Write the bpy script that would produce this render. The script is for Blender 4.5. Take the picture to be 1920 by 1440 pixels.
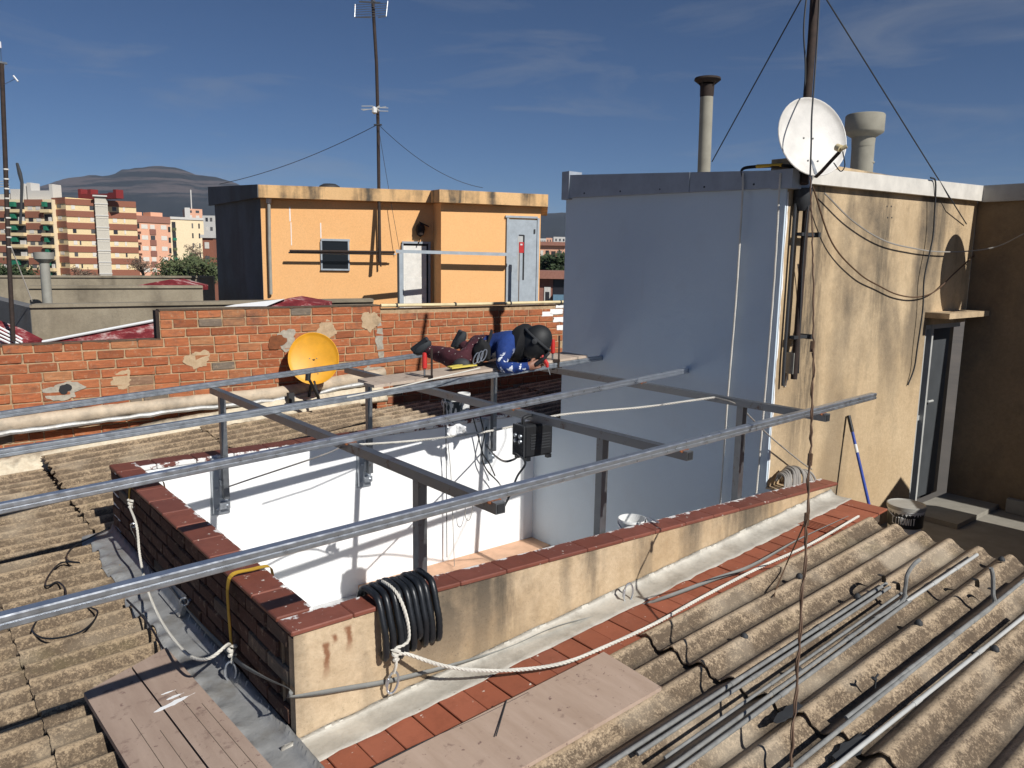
import bpy, math, random
from mathutils import Vector, Matrix
R = math.radians
rng = random.Random(7)
sc = bpy.context.scene
for o in list(bpy.data.objects): bpy.data.objects.remove(o)
col = sc.collection

# ---------------------------------------------------------------- camera
# world frame: X runs along the roof rails, Y away across the light well, Z up (roof = 0, metres)
F, PITCH, ROLL, YAW = 1445.0, R(9.04), R(0.9), R(50.7)
CAM = Vector((0, 0, 2.05))
fh = Vector((math.cos(YAW), math.sin(YAW), 0)); rt = Vector((math.sin(YAW), -math.cos(YAW), 0)); Z = Vector((0, 0, 1))
FW = fh*math.cos(PITCH) - Z*math.sin(PITCH); UP0 = fh*math.sin(PITCH) + Z*math.cos(PITCH)
RT = rt*math.cos(ROLL) + UP0*math.sin(ROLL); UP = UP0*math.cos(ROLL) - rt*math.sin(ROLL)
cd = bpy.data.cameras.new('camera'); cd.sensor_width = 36; cd.lens = 36*F/1920; cd.clip_start = .05; cd.clip_end = 40000
cam = bpy.data.objects.new('camera', cd); col.objects.link(cam)
cam.matrix_world = Matrix(((RT.x, UP.x, -FW.x, CAM.x), (RT.y, UP.y, -FW.y, CAM.y), (RT.z, UP.z, -FW.z, CAM.z), (0, 0, 0, 1)))
sc.camera = cam

# ---------------------------------------------------------------- light
SUN = Vector((-.05, 1, -.78)).normalized()            # travel direction of the sunlight
sl = bpy.data.lights.new('sun', 'SUN'); sl.energy = 5.0; sl.angle = R(.5); sl.color = (1, .975, .93)
so = bpy.data.objects.new('sun', sl); col.objects.link(so); so.rotation_euler = SUN.to_track_quat('-Z', 'Y').to_euler()
wd = bpy.data.worlds.new('World'); sc.world = wd; wd.use_nodes = True
wn = wd.node_tree; wn.nodes.clear()
out = wn.nodes.new('ShaderNodeOutputWorld'); bg = wn.nodes.new('ShaderNodeBackground'); sky = wn.nodes.new('ShaderNodeTexSky')
sky.sky_type = 'NISHITA'; sky.sun_disc = False
sky.sun_elevation = math.asin(-SUN.z); sky.sun_rotation = math.atan2(-SUN.x, -SUN.y)
sky.altitude = 3000; sky.air_density = 1.0; sky.dust_density = .35; sky.ozone_density = 8
bg.inputs['Strength'].default_value = .052
# thin cirrus, the same all round the sky
tc = wn.nodes.new('ShaderNodeTexCoord'); mp = wn.nodes.new('ShaderNodeMapping'); mp.inputs['Scale'].default_value = (2.6, 2.6, 14); mp.inputs['Rotation'].default_value = (.12, .22, .3)
n1 = wn.nodes.new('ShaderNodeTexNoise'); n1.inputs['Scale'].default_value = 1.6; n1.inputs['Detail'].default_value = 7; n1.inputs['Roughness'].default_value = .58; n1.inputs['Distortion'].default_value = .5
cr = wn.nodes.new('ShaderNodeValToRGB'); cr.color_ramp.elements[0].position = .53; cr.color_ramp.elements[1].position = .80
cr.color_ramp.elements[1].color = (.38, .38, .38, 1)
mx = wn.nodes.new('ShaderNodeMix'); mx.data_type = 'RGBA'; mx.inputs[7].default_value = (5.2, 5.6, 6.2, 1)
L = wn.links.new
L(tc.outputs['Generated'], mp.inputs['Vector']); L(mp.outputs[0], n1.inputs['Vector']); L(n1.outputs['Fac'], cr.inputs[0])
L(cr.outputs['Color'], mx.inputs[0]); L(sky.outputs[0], mx.inputs[6]); L(mx.outputs[2], bg.inputs[0]); L(bg.outputs[0], out.inputs[0])
sc.view_settings.view_transform = 'Standard'; sc.view_settings.look = 'None'; sc.view_settings.exposure = 0; sc.view_settings.gamma = 1
sc.view_settings.use_curve_mapping = False
sc.render.engine = 'CYCLES'; sc.cycles.max_bounces = 6; sc.cycles.volume_bounces = 0; sc.cycles.use_denoising = True

# ---------------------------------------------------------------- picture ray -> point on a known plane of the place
def ray(x, y): return FW + RT*((x-960)/F) + UP*((720-y)/F)
def Pz(x, y, z): d = ray(x, y); return CAM + d*((z-CAM.z)/d.z)
def Py(x, y, Y): d = ray(x, y); return CAM + d*(Y/d.y)
def Px(x, y, X): d = ray(x, y); return CAM + d*(X/d.x)
def Pd(x, y, D): return CAM + ray(x, y)*D
SL = .07
def zr(X): return SL*(X-1.22)                           # pitched roof plane
def Pr(x, y, dz=0): d = ray(x, y); t = (SL*(CAM.x-1.22)+dz-CAM.z)/(d.z-SL*d.x); return CAM + d*t

# ---------------------------------------------------------------- mesh helpers: a shape is (verts, faces)
def box(a, b):
    x0, y0, z0 = a; x1, y1, z1 = b
    v = [(x0,y0,z0),(x1,y0,z0),(x1,y1,z0),(x0,y1,z0),(x0,y0,z1),(x1,y0,z1),(x1,y1,z1),(x0,y1,z1)]
    return v, [(0,3,2,1),(4,5,6,7),(0,1,5,4),(1,2,6,5),(2,3,7,6),(3,0,4,7)]
def hexa(p):                                            # 8 corners, order as box
    return [tuple(q) for q in p], [(0,3,2,1),(4,5,6,7),(0,1,5,4),(1,2,6,5),(2,3,7,6),(3,0,4,7)]
def obox(c, u, v, w):                                   # centre and three half-vectors
    c, u, v, w = Vector(c), Vector(u), Vector(v), Vector(w)
    return hexa([c-u-v-w, c+u-v-w, c+u+v-w, c-u+v-w, c-u-v+w, c+u-v+w, c+u+v+w, c-u+v+w])
def cbox(c, u, v, w, k):                                # chamfered box, chamfer k metres on every edge
    c = Vector(c); ax = [Vector(u), Vector(v), Vector(w)]; ln = [a.length for a in ax]
    k = min(k, .45*min(ln)); vs = []; fs = []
    idx = {}
    for sx in (-1, 1):
        for sy in (-1, 1):
            for sz in (-1, 1):
                s = (sx, sy, sz)
                for m in range(3):
                    p = c.copy()
                    for a in range(3): p += ax[a]*s[a]*(1 if a == m else 1-k/ln[a])
                    idx[(s, m)] = len(vs); vs.append(tuple(p))
    S = [(-1,-1),(1,-1),(1,1),(-1,1)]
    def mk(m, sg, a, b):
        s = [0,0,0]; s[m] = sg; s[(m+1) % 3] = a; s[(m+2) % 3] = b; return tuple(s)
    for m in range(3):
        for sg in (-1, 1):
            f = [idx[(mk(m, sg, a, b), m)] for a, b in S]; fs.append(f if sg > 0 else f[::-1])
    for m in range(3):                                   # edges along axis m
        for a, b in S:
            s0 = mk(m, -1, a, b); s1 = mk(m, 1, a, b); m1, m2 = (m+1) % 3, (m+2) % 3
            f = [idx[(s0, m1)], idx[(s1, m1)], idx[(s1, m2)], idx[(s0, m2)]]; fs.append(f if a*b < 0 else f[::-1])
    for s in [(x, y, z) for x in (-1, 1) for y in (-1, 1) for z in (-1, 1)]:
        f = [idx[(s, m)] for m in range(3)]; fs.append(f if s[0]*s[1]*s[2] > 0 else f[::-1])
    return vs, fs
def join(*sh):
    v = []; f = []
    for a, b in sh:
        n = len(v); v += list(a); f += [tuple(i+n for i in q) for q in b]
    return v, f
def frame_at(t, prev=None):
    t = t.normalized(); a = prev if prev is not None else (Z if abs(t.z) < .9 else Vector((1, 0, 0)))
    n = (a - t*a.dot(t)); n = n.normalized() if n.length > 1e-6 else t.orthogonal().normalized()
    return n, t.cross(n)
def tube(pts, r, n=8, cap=True, flat=1.0):
    pts = [Vector(p) for p in pts]; v = []; f = []; pn = None; N = len(pts)
    for i, p in enumerate(pts):
        t = pts[min(i+1, N-1)] - pts[max(i-1, 0)]
        if t.length < 1e-7: t = Vector((0, 0, 1))
        a, b = frame_at(t, pn); pn = a
        ri = r[i] if isinstance(r, (list, tuple)) else r
        for k in range(n):
            q = 2*math.pi*k/n; v.append(tuple(p + a*(math.cos(q)*ri*flat) + b*(math.sin(q)*ri)))
    for i in range(N-1):
        for k in range(n):
            k2 = (k+1) % n; f.append((i*n+k, i*n+k2, (i+1)*n+k2, (i+1)*n+k))
    if cap: f.append(tuple(range(n))[::-1]); f.append(tuple((N-1)*n+k for k in range(n)))
    return v, f
def lathe(prof, c=(0,0,0), ax=(0,0,1), n=24):           # profile of (radius, height along ax)
    c = Vector(c); ax = Vector(ax).normalized(); a, b = frame_at(ax); v = []; f = []
    for rr, h in prof:
        for k in range(n):
            q = 2*math.pi*k/n; v.append(tuple(c + ax*h + (a*math.cos(q) + b*math.sin(q))*rr))
    for i in range(len(prof)-1):
        for k in range(n):
            k2 = (k+1) % n; f.append((i*n+k, i*n+k2, (i+1)*n+k2, (i+1)*n+k))
    return v, f
def prism(poly, vec):
    p = [Vector(q) for q in poly]; vec = Vector(vec); n = len(p)
    v = [tuple(q) for q in p] + [tuple(q+vec) for q in p]
    return v, [tuple(range(n))[::-1], tuple(range(n, 2*n))] + [(i, (i+1) % n, n+(i+1) % n, n+i) for i in range(n)]
def sheet(rows, th=None):                               # grid of points; th = offset vector to give thickness
    m, n = len(rows), len(rows[0]); v = [tuple(p) for r_ in rows for p in r_]
    f = [(i*n+j, i*n+j+1, (i+1)*n+j+1, (i+1)*n+j) for i in range(m-1) for j in range(n-1)]
    if th is not None:
        th = Vector(th); k = len(v); v += [tuple(Vector(p)+th) for p in v]
        f += [tuple(k+i for i in q[::-1]) for q in f[:(m-1)*(n-1)]]
        for j in range(n-1): f += [(j+1, j, k+j, k+j+1), ((m-1)*n+j, (m-1)*n+j+1, k+(m-1)*n+j+1, k+(m-1)*n+j)]
        for i in range(m-1): f += [(i*n, (i+1)*n, k+(i+1)*n, k+i*n), ((i+1)*n+n-1, i*n+n-1, k+i*n+n-1, k+(i+1)*n+n-1)]
    return v, f
def smooth_path(pts, k=6):                              # Catmull-Rom
    p = [Vector(q) for q in pts]; p = [p[0]*2-p[1]] + p + [p[-1]*2-p[-2]]; o = []
    for i in range(1, len(p)-2):
        for j in range(k):
            t = j/k; a, b, c, d = p[i-1], p[i], p[i+1], p[i+2]
            o.append(.5*((2*b) + (c-a)*t + (2*a-5*b+4*c-d)*t*t + (3*b-a-3*c+d)*t**3))
    return o + [p[-2]]
def sag(a, b, s, n=14):
    a, b = Vector(a), Vector(b); return [a.lerp(b, i/n) - Z*(s*4*(i/n)*(1-i/n)) for i in range(n+1)]
def twist_rope(pts, r, n=3, pitch=None):                # laid rope: n strands winding round the path
    pitch = pitch or r*7; pts = [Vector(p) for p in pts]
    d = [0]
    for i in range(1, len(pts)): d.append(d[-1] + (pts[i]-pts[i-1]).length)
    Lg = d[-1]; m = max(4, int(Lg/(pitch/6))); rs = []; j = 0; pn = None
    for i in range(m+1):
        s = Lg*i/m
        while j < len(d)-2 and d[j+1] < s: j += 1
        t = (s-d[j])/max(1e-9, d[j+1]-d[j]); p = pts[j].lerp(pts[j+1], min(1, max(0, t)))
        a, b = frame_at(pts[j+1]-pts[j], pn); pn = a; rs.append((p, a, b, s))
    sh = []
    for k in range(n):
        sh.append(tube([p + (a*math.cos(s*6.283/pitch+k*6.283/n) + b*math.sin(s*6.283/pitch+k*6.283/n))*r*.52 for p, a, b, s in rs], r*.55, 5))
    return join(*sh)

def thing(name, loc, label, cat, group=None):
    o = bpy.data.objects.new(name, None); o.empty_display_size = .1; col.objects.link(o); o.location = loc
    return tag(o, label, cat, group)
def tag(o, label=None, cat=None, group=None, kind=None):
    if label: o['label'] = label
    if cat: o['category'] = cat
    if group: o['group'] = group
    if kind: o['kind'] = kind
    return o
def root_loc(p):
    v = Vector((0, 0, 0))
    while p is not None: v += p.location; p = p.parent
    return v
def M(name, sh, mat, parent=None, smooth=False, origin=None):
    off = root_loc(parent); vs, fs = sh
    org = Vector(origin) if origin is not None else (off if parent is not None else Vector(vs[0]))
    me = bpy.data.meshes.new(name); me.from_pydata([(x-org.x, y-org.y, z-org.z) for x, y, z in vs], [], fs)
    if smooth:
        me.polygons.foreach_set('use_smooth', [True]*len(me.polygons))
        if smooth != 'all':
            try: me.set_sharp_from_angle(angle=R(40))
            except Exception: pass
    me.materials.append(mat); me.update()
    o = bpy.data.objects.new(name, me); col.objects.link(o); o.parent = parent; o.location = org-off
    return o
def clone(o, parent=None):
    c = o.copy(); col.objects.link(c); c.parent = parent
    for ch in list(o.children): clone(ch, c)
    return c
def struct(o): o['kind'] = 'structure'; return o
# ---------------------------------------------------------------- materials (all procedural)
class NT:
    def __init__(s, name):
        s.m = bpy.data.materials.new(name); s.m.use_nodes = True; s.t = s.m.node_tree; s.t.nodes.clear()
        s.o = s.t.nodes.new('ShaderNodeOutputMaterial'); s.b = s.t.nodes.new('ShaderNodeBsdfPrincipled'); s.t.links.new(s.b.outputs[0], s.o.inputs[0])
        s.pos = None
    def n(s, ty, **kw):
        x = s.t.nodes.new(ty)
        for k, v in kw.items():
            if k in x.inputs: x.inputs[k].default_value = v
            else: setattr(x, k, v)
        return x
    def l(s, a, b): s.t.links.new(a, b)
    def P(s):
        if s.pos is None: s.pos = s.n('ShaderNodeNewGeometry').outputs['Position']
        return s.pos
    def map(s, scale=(1,1,1), rot=(0,0,0), loc=(0,0,0), src=None):
        q = s.n('ShaderNodeMapping'); q.inputs['Scale'].default_value = scale; q.inputs['Rotation'].default_value = rot; q.inputs['Location'].default_value = loc
        s.l(src or s.P(), q.inputs['Vector']); return q.outputs[0]
    def noise(s, scale, det=5, rough=.6, v=None, dist=0):
        q = s.n('ShaderNodeTexNoise', Scale=scale, Detail=det, Roughness=rough, Distortion=dist); s.l(v or s.P(), q.inputs['Vector']); return q.outputs['Fac']
    def ramp(s, fac, stops):
        q = s.n('ShaderNodeValToRGB'); e = q.color_ramp.elements
        while len(e) < len(stops): e.new(.5)
        for i, (p, c) in enumerate(stops):
            e[i].position = p; e[i].color = (c[0], c[1], c[2], 1) if isinstance(c, (tuple, list)) else (c, c, c, 1)
        s.l(fac, q.inputs[0]); return q.outputs['Color']
    def mix(s, fac, a, b, mode='MIX'):
        q = s.n('ShaderNodeMix', data_type='RGBA', blend_type=mode)
        for v, i in ((fac, 0), (a, 6), (b, 7)):
            if isinstance(v, (int, float)): q.inputs[i].default_value = v if i == 0 else (v, v, v, 1)
            elif isinstance(v, (tuple, list)): q.inputs[i].default_value = (*v[:3], 1)
            else: s.l(v, q.inputs[i])
        return q.outputs[2]
    def math(s, op, a, b=None, clamp=False):
        q = s.n('ShaderNodeMath', operation=op, use_clamp=clamp)
        for v, i in ((a, 0), (b, 1)):
            if v is None: continue
            if isinstance(v, (int, float)): q.inputs[i].default_value = v
            else: s.l(v, q.inputs[i])
        return q.outputs[0]
    def comp(s, axis):
        q = s.n('ShaderNodeSeparateXYZ'); s.l(s.P(), q.inputs[0]); return q.outputs[axis]
    def band(s, v, a, b):                                # 0 below a, 1 above b
        q = s.n('ShaderNodeMapRange', interpolation_type='SMOOTHSTEP'); s.l(v, q.inputs[0]); q.inputs[1].default_value = a; q.inputs[2].default_value = b; return q.outputs[0]
    def rnd(s): return s.n('ShaderNodeObjectInfo').outputs['Random']
    def done(s, colr, rough=.8, metal=0, bump=None, bd=.01, bs=.4, spec=None):
        if isinstance(colr, (tuple, list)): s.b.inputs['Base Color'].default_value = (*colr[:3], 1)
        else: s.l(colr, s.b.inputs['Base Color'])
        if isinstance(rough, (int, float)): s.b.inputs['Roughness'].default_value = rough
        else: s.l(rough, s.b.inputs['Roughness'])
        s.b.inputs['Metallic'].default_value = metal
        if spec is not None: s.b.inputs['Specular IOR Level'].default_value = spec
        if bump is not None:
            q = s.n('ShaderNodeBump', Strength=bs, Distance=bd); s.l(bump, q.inputs['Height']); s.l(q.outputs[0], s.b.inputs['Normal'])
        return s.m
MAT = {}
def simple(name, c, rough=.7, metal=0, var=.18, sc_=6, bs=.2, bd=.004, spec=None):
    t = NT(name); nz = t.noise(sc_, 6, .65)
    colr = t.mix(nz, tuple(x*(1-var) for x in c), tuple(min(1, x*(1+var)) for x in c))
    MAT[name] = t.done(t.ramp(nz, [(.25, tuple(x*(1-var) for x in c)), (.75, tuple(min(1, x*(1+var)) for x in c))]), rough, metal, t.noise(sc_*14, 4), bd, bs, spec); return MAT[name]

def m_brick(name, base, mortar_spot=True):
    t = NT(name); r = t.rnd(); geo = t.n('ShaderNodeTexCoord').outputs['Object']
    c = t.ramp(r, [(0, tuple(x*.62 for x in base)), (.25, base), (.5, (base[0]*1.1, base[1]*1.25, base[2]*1.3)), (.75, (base[0]*.86, base[1]*.8, base[2]*.8)), (.93, (base[0]*1.05, base[1]*1.5, base[2]*1.7)), (.97, (.2, .16, .12))])
    st = t.noise(1, 5, .6, t.map((9, 9, 55)))
    c = t.mix(.6, c, t.ramp(st, [(.3, .4), (.7, 1.1)]), 'MULTIPLY')
    n2 = t.noise(23, 6, .7)
    c = t.mix(t.ramp(n2, [(.56, 0), (.74, .75)]), c, (.42, .30, .19))      # smeared mortar
    n3 = t.noise(3.1, 8, .72)
    c = t.mix(t.ramp(n3, [(.54, 0), (.74, .85)]), c, (.07, .055, .045))   # soot and lichen
    MAT[name] = t.done(c, .9, 0, t.noise(70, 5, .7), .006, .6)
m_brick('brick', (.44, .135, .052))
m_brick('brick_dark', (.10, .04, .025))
def mortar(name, a, b):
    t = NT(name); n = t.noise(18, 6, .7); c = t.ramp(n, [(.3, a), (.7, b)])
    c = t.mix(t.ramp(t.noise(3.2, 6, .7), [(.55, 0), (.75, .8)]), c, (.09, .07, .05))
    MAT[name] = t.done(c, .95, 0, t.noise(60, 5, .75), .01, .7)
mortar('mortar', (.32, .21, .115), (.54, .39, .235))
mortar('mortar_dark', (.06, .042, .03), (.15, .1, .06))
mortar('plaster_patch', (.42, .295, .175), (.56, .415, .26))
mortar('cream_mortar', (.55, .45, .32), (.74, .66, .5))
mortar('grey_mortar', (.3, .27, .22), (.5, .45, .36))

def fibro(name, tint):
    t = NT(name); y = t.comp(1)
    T = lambda r, g, b: (r*tint[0], g*tint[1], b*tint[2])
    grain = t.noise(105, 6, .75); grain2 = t.noise(38, 6, .7); patch = t.noise(4.5, 6, .65); big = t.noise(.9, 4, .55)
    base = t.ramp(t.noise(8, 7, .7), [(.25, T(.39, .29, .185)), (.75, T(.62, .475, .32))])
    ph = t.math('MODULO', t.math('ADD', y, 10.525), .175)                  # 0 on a crest, .0875 in a valley
    fl = t.math('MULTIPLY', t.band(ph, .070, .125), t.math('SUBTRACT', 1.0, t.band(ph, .135, .176)))   # lichen likes the sunny flank
    val = t.math('SUBTRACT', 1.0, t.band(t.math('ABSOLUTE', t.math('SUBTRACT', ph, .0875)), .004, .034)) # valley shadow painted in as a dark line
    pE = t.ramp(patch, [(.36, 0), (.64, 1)])
    cov = t.math('ADD', t.math('MULTIPLY', fl, .33), t.math('MULTIPLY', pE, .24))
    g = t.math('ADD', t.math('MULTIPLY', grain, .6), t.math('MULTIPLY', grain2, .4))
    d = t.math('ADD', t.math('MULTIPLY', t.ramp(g, [(.38, 0), (.62, 1)]), .60), cov)
    c = t.mix(t.ramp(d, [(.41, 0), (.78, .94)]), base, (.10, .070, .045))
    c = t.mix(t.math('MULTIPLY', t.ramp(grain, [(.60, 0), (.72, .55)]), t.ramp(patch, [(.35, .2), (.65, 1)])), c, T(.68, .57, .43))
    c = t.mix(t.math('MULTIPLY', val, .75), c, (.05, .038, .028))
    c = t.mix(t.ramp(t.noise(1.3, 6, .7), [(.57, 0), (.75, .4)]), c, (.16, .14, .05))
    c = t.mix(t.ramp(t.noise(2.1, 3, .5), [(.30, .45), (.46, 0)]), c, T(.58, .49, .37))        # rubbed pale areas
    MAT[name] = t.done(c, .95, 0, t.math('ADD', g, t.math('MULTIPLY', patch, .4)), .012, .8)
fibro('fibrocement', (1, 1, 1)); fibro('fibrocement_worn', (.86, .84, .8))

def plaster(name, a, b, streak=.55, ztop=None, depth=1.0, sx=3.0, runs=(), rust=()):
    t = NT(name); n = t.noise(1.1, 7, .65); c = t.ramp(n, [(.28, a), (.72, b)])
    c = t.mix(t.ramp(t.noise(26, 7, .75), [(.3, 0), (.72, .45)]), c, tuple(x*.62 for x in a))
    st = t.math('ADD', t.math('MULTIPLY', t.noise(1, 4, .5, t.map((sx*.8, sx*.8, .34)), .6), .7), t.math('MULTIPLY', t.noise(2.6, 7, .7), .3))
    f = t.ramp(st, [(.47, 0), (.63, 1)])
    if ztop is not None:
        g = t.band(t.comp(2), ztop-depth, ztop); f = t.math('MULTIPLY', f, t.math('ADD', .35, t.math('MULTIPLY', g, .65)))
    c = t.mix(t.math('MULTIPLY', f, streak), c, (.10, .08, .058))
    for (rx, rw, z0, z1, am) in runs:                      # old water runs below the roof edge
        k = t.math('SUBTRACT', 1.0, t.band(t.math('ABSOLUTE', t.math('SUBTRACT', t.math('ADD', t.comp(0), t.math('MULTIPLY', t.noise(2.2, 4), .25)), rx+.125)), rw*.2, rw))
        k = t.math('MULTIPLY', k, t.band(t.comp(2), z0, z1)); k = t.math('MULTIPLY', k, t.ramp(t.noise(1, 8, .75, t.map((16, 16, 2.2))), [(.36, 0), (.60, 1)]))
        c = t.mix(t.math('MULTIPLY', k, am), c, (.075, .062, .045))
    for (rx, z1, hh) in rust:                              # rust runs from old nails
        k = t.math('SUBTRACT', 1.0, t.band(t.math('ABSOLUTE', t.math('ADD', t.math('SUBTRACT', t.comp(0), rx), t.math('MULTIPLY', t.math('SUBTRACT', t.noise(14, 4), .5), .05))), .004, .022))
        k = t.math('MULTIPLY', k, t.math('MULTIPLY', t.band(t.comp(2), z1-hh, z1-hh*.35), t.math('SUBTRACT', 1.0, t.band(t.comp(2), z1-.01, z1+.01))))
        c = t.mix(t.math('MULTIPLY', k, .85), c, (.20, .065, .02))
    sp = t.ramp(t.math('ADD', t.noise(75, 4, .7), t.math('MULTIPLY', st, .18)), [(.72, 0), (.8, .6)]); c = t.mix(sp, c, (.07, .06, .045))
    MAT[name] = t.done(c, .93, 0, t.noise(48, 7, .72), .010, .55)
plaster('plaster_wall', (.48, .34, .19), (.67, .51, .32), 1.0, 2.75, 2.6, 2.4, ((5.62, .30, .1, 1.2, .85), (6.72, .22, .8, 2.2, .75), (7.9, .18, 1.2, 2.5, .5)))
plaster('plaster_parapet', (.42, .28, .145), (.72, .57, .39), 1.0, .55, .6, 4.2, ((2.35, .12, -.1, .4, .7), (2.95, .08, -.1, .4, .6), (4.4, .5, .0, .3, .6)), ((1.345, .43, .19), (1.455, .475, .14), (1.385, .455, .05)))
plaster('plaster_dark', (.21, .15, .09), (.33, .245, .155), .92, None, 1, 1.1)  # dark brown plaster with heavy black stains
plaster('concrete_old', (.26, .215, .15), (.40, .345, .25), .7, None, 1, 1.6)
plaster('orange_paint', (.93, .50, .20), (.96, .54, .235), .0, None)
plaster('orange_coping', (.74, .45, .20), (.86, .55, .27), 1.0, None, 1, 3.2)
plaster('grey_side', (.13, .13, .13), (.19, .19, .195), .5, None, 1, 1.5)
def white(name, base, dirt=.25):
    t = NT(name); n = t.noise(1.3, 7, .6); c = t.ramp(n, [(.3, tuple(x*.96 for x in base)), (.7, base)])
    c = t.mix(t.math('MULTIPLY', t.ramp(t.noise(2.3, 8, .7), [(.55, 0), (.8, 1)]), dirt), c, (.45, .43, .42))
    dr_ = t.noise(1, 6, .6, t.map((7, 7, .5))); c = t.mix(t.math('MULTIPLY', t.ramp(dr_, [(.60, 0), (.74, 1)]), dirt*.7), c, (.40, .39, .38))
    MAT[name] = t.done(c, .72, 0, t.math('ADD', t.noise(3.5, 6, .65), t.math('MULTIPLY', t.noise(40, 5, .7), .2)), .03, .25)
white('white_paint', (.87, .87, .86), .10); white('white_side_shaded', (.58, .67, .74), .22)  # side wall is white paint too; its shade is tinted into the blue-grey base
def tile(name, base, ax=None, edge=0, sgn=1):
    t = NT(name); r = t.rnd()
    c = t.ramp(r, [(0, tuple(x*.78 for x in base)), (.5, base), (.8, (base[0]*1.08, base[1]*1.15, base[2]*1.2)), (1, (base[0]*.72, base[1]*.75, base[2]*.85))])
    c = t.mix(t.ramp(t.noise(9, 6, .7), [(.45, 0), (.8, .6)]), c, tuple(x*.45 for x in base))
    c = t.mix(t.ramp(t.noise(31, 5, .65), [(.66, 0), (.70, .9)]), c, (.72, .66, .58))           # paint drops
    if ax is not None:
        v = t.comp(ax); d = t.math('MULTIPLY', t.math('SUBTRACT', v, edge), sgn)
        nz = t.math('SUBTRACT', t.noise(11, 6, .7), .5)
        k = t.band(t.math('ADD', d, t.math('MULTIPLY', nz, .22)), -.016, -.004)
        c = t.mix(k, c, (.76, .74, .71))                                                          # painted over from inside the well
    MAT[name] = t.done(c, .55, 0, t.noise(40, 5, .6), .004, .3)
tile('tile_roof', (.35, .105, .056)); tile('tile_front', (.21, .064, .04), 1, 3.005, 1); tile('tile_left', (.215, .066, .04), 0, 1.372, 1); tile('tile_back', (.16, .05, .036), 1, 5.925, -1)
def steel(name, c, rough, spangle=1, rust=0):
    t = NT(name); n = t.noise(24, 4, .6); c2 = t.ramp(n, [(.3, tuple(x*.9 for x in c)), (.7, c)])
    c2 = t.mix(t.ramp(t.noise(5, 6, .7), [(.55, 0), (.8, .25)]), c2, tuple(x*.6 for x in c))
    if rust: c2 = t.mix(t.ramp(t.noise(9, 6, .7), [(.62-rust*.25, 0), (.7, .9)]), c2, (.13, .055, .025))
    MAT[name] = t.done(c2, t.ramp(n, [(.3, rough-.08), (.7, rough+.12)]), .88, t.noise(60, 3), .002, .15)
steel('galvanised', (.62, .65, .69), .33); steel('galvanised_dull', (.48, .51, .54), .45); steel('dark_steel', (.26, .27, .28), .45, 1, .10)
def rusty(name, a, b):
    t = NT(name); n = t.noise(14, 7, .7); MAT[name] = t.done(t.ramp(n, [(.3, a), (.7, b)]), .85, .2, t.noise(60, 5), .004, .5)
rusty('rust_pipe', (.024, .018, .015), (.055, .034, .026)); rusty('conduit_grey', (.16, .16, .155), (.30, .30, .285)); rusty('rust_orange', (.14, .05, .02), (.3, .1, .035))
def flash_m(name, c, rough, mt):
    t = NT(name); n = t.noise(7, 7, .65); w = t.noise(30, 5, .65)
    c2 = t.ramp(n, [(.3, tuple(x*.7 for x in c)), (.65, c)])
    c2 = t.mix(t.ramp(t.noise(4.2, 7, .7), [(.5, 0), (.72, .75)]), c2, (.22, .19, .15))
    MAT[name] = t.done(c2, rough, mt, t.math('ADD', n, t.math('MULTIPLY', w, .35)), .014, .6)
flash_m('foil', (.60, .585, .54), .5, .35); flash_m('foil_pale', (.60, .565, .49), .6, .2); flash_m('foil_shiny', (.42, .42, .41), .5, .35); flash_m('foil_tan', (.58, .47, .34), .7, .0)
def board(name, a, b, spots=True):
    t = NT(name); n = t.noise(1, 7, .65, t.map((14, 2.2, 6))); c = t.ramp(n, [(.3, a), (.7, b)])
    if spots:
        c = t.mix(t.ramp(t.noise(9, 6, .72), [(.58, 0), (.70, .75)]), c, (.16, .10, .08))
        c = t.mix(t.ramp(t.noise(30, 4, .6), [(.64, 0), (.69, .8)]), c, (.17, .10, .085))
    MAT[name] = t.done(c, .82, 0, t.noise(45, 6, .7), .003, .4)
board('form_board', (.40, .285, .21), (.50, .37, .285)); board('plank', (.33, .235, .18), (.43, .32, .25)); board('plank_pale', (.40, .31, .235), (.52, .42, .335), True)
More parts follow.
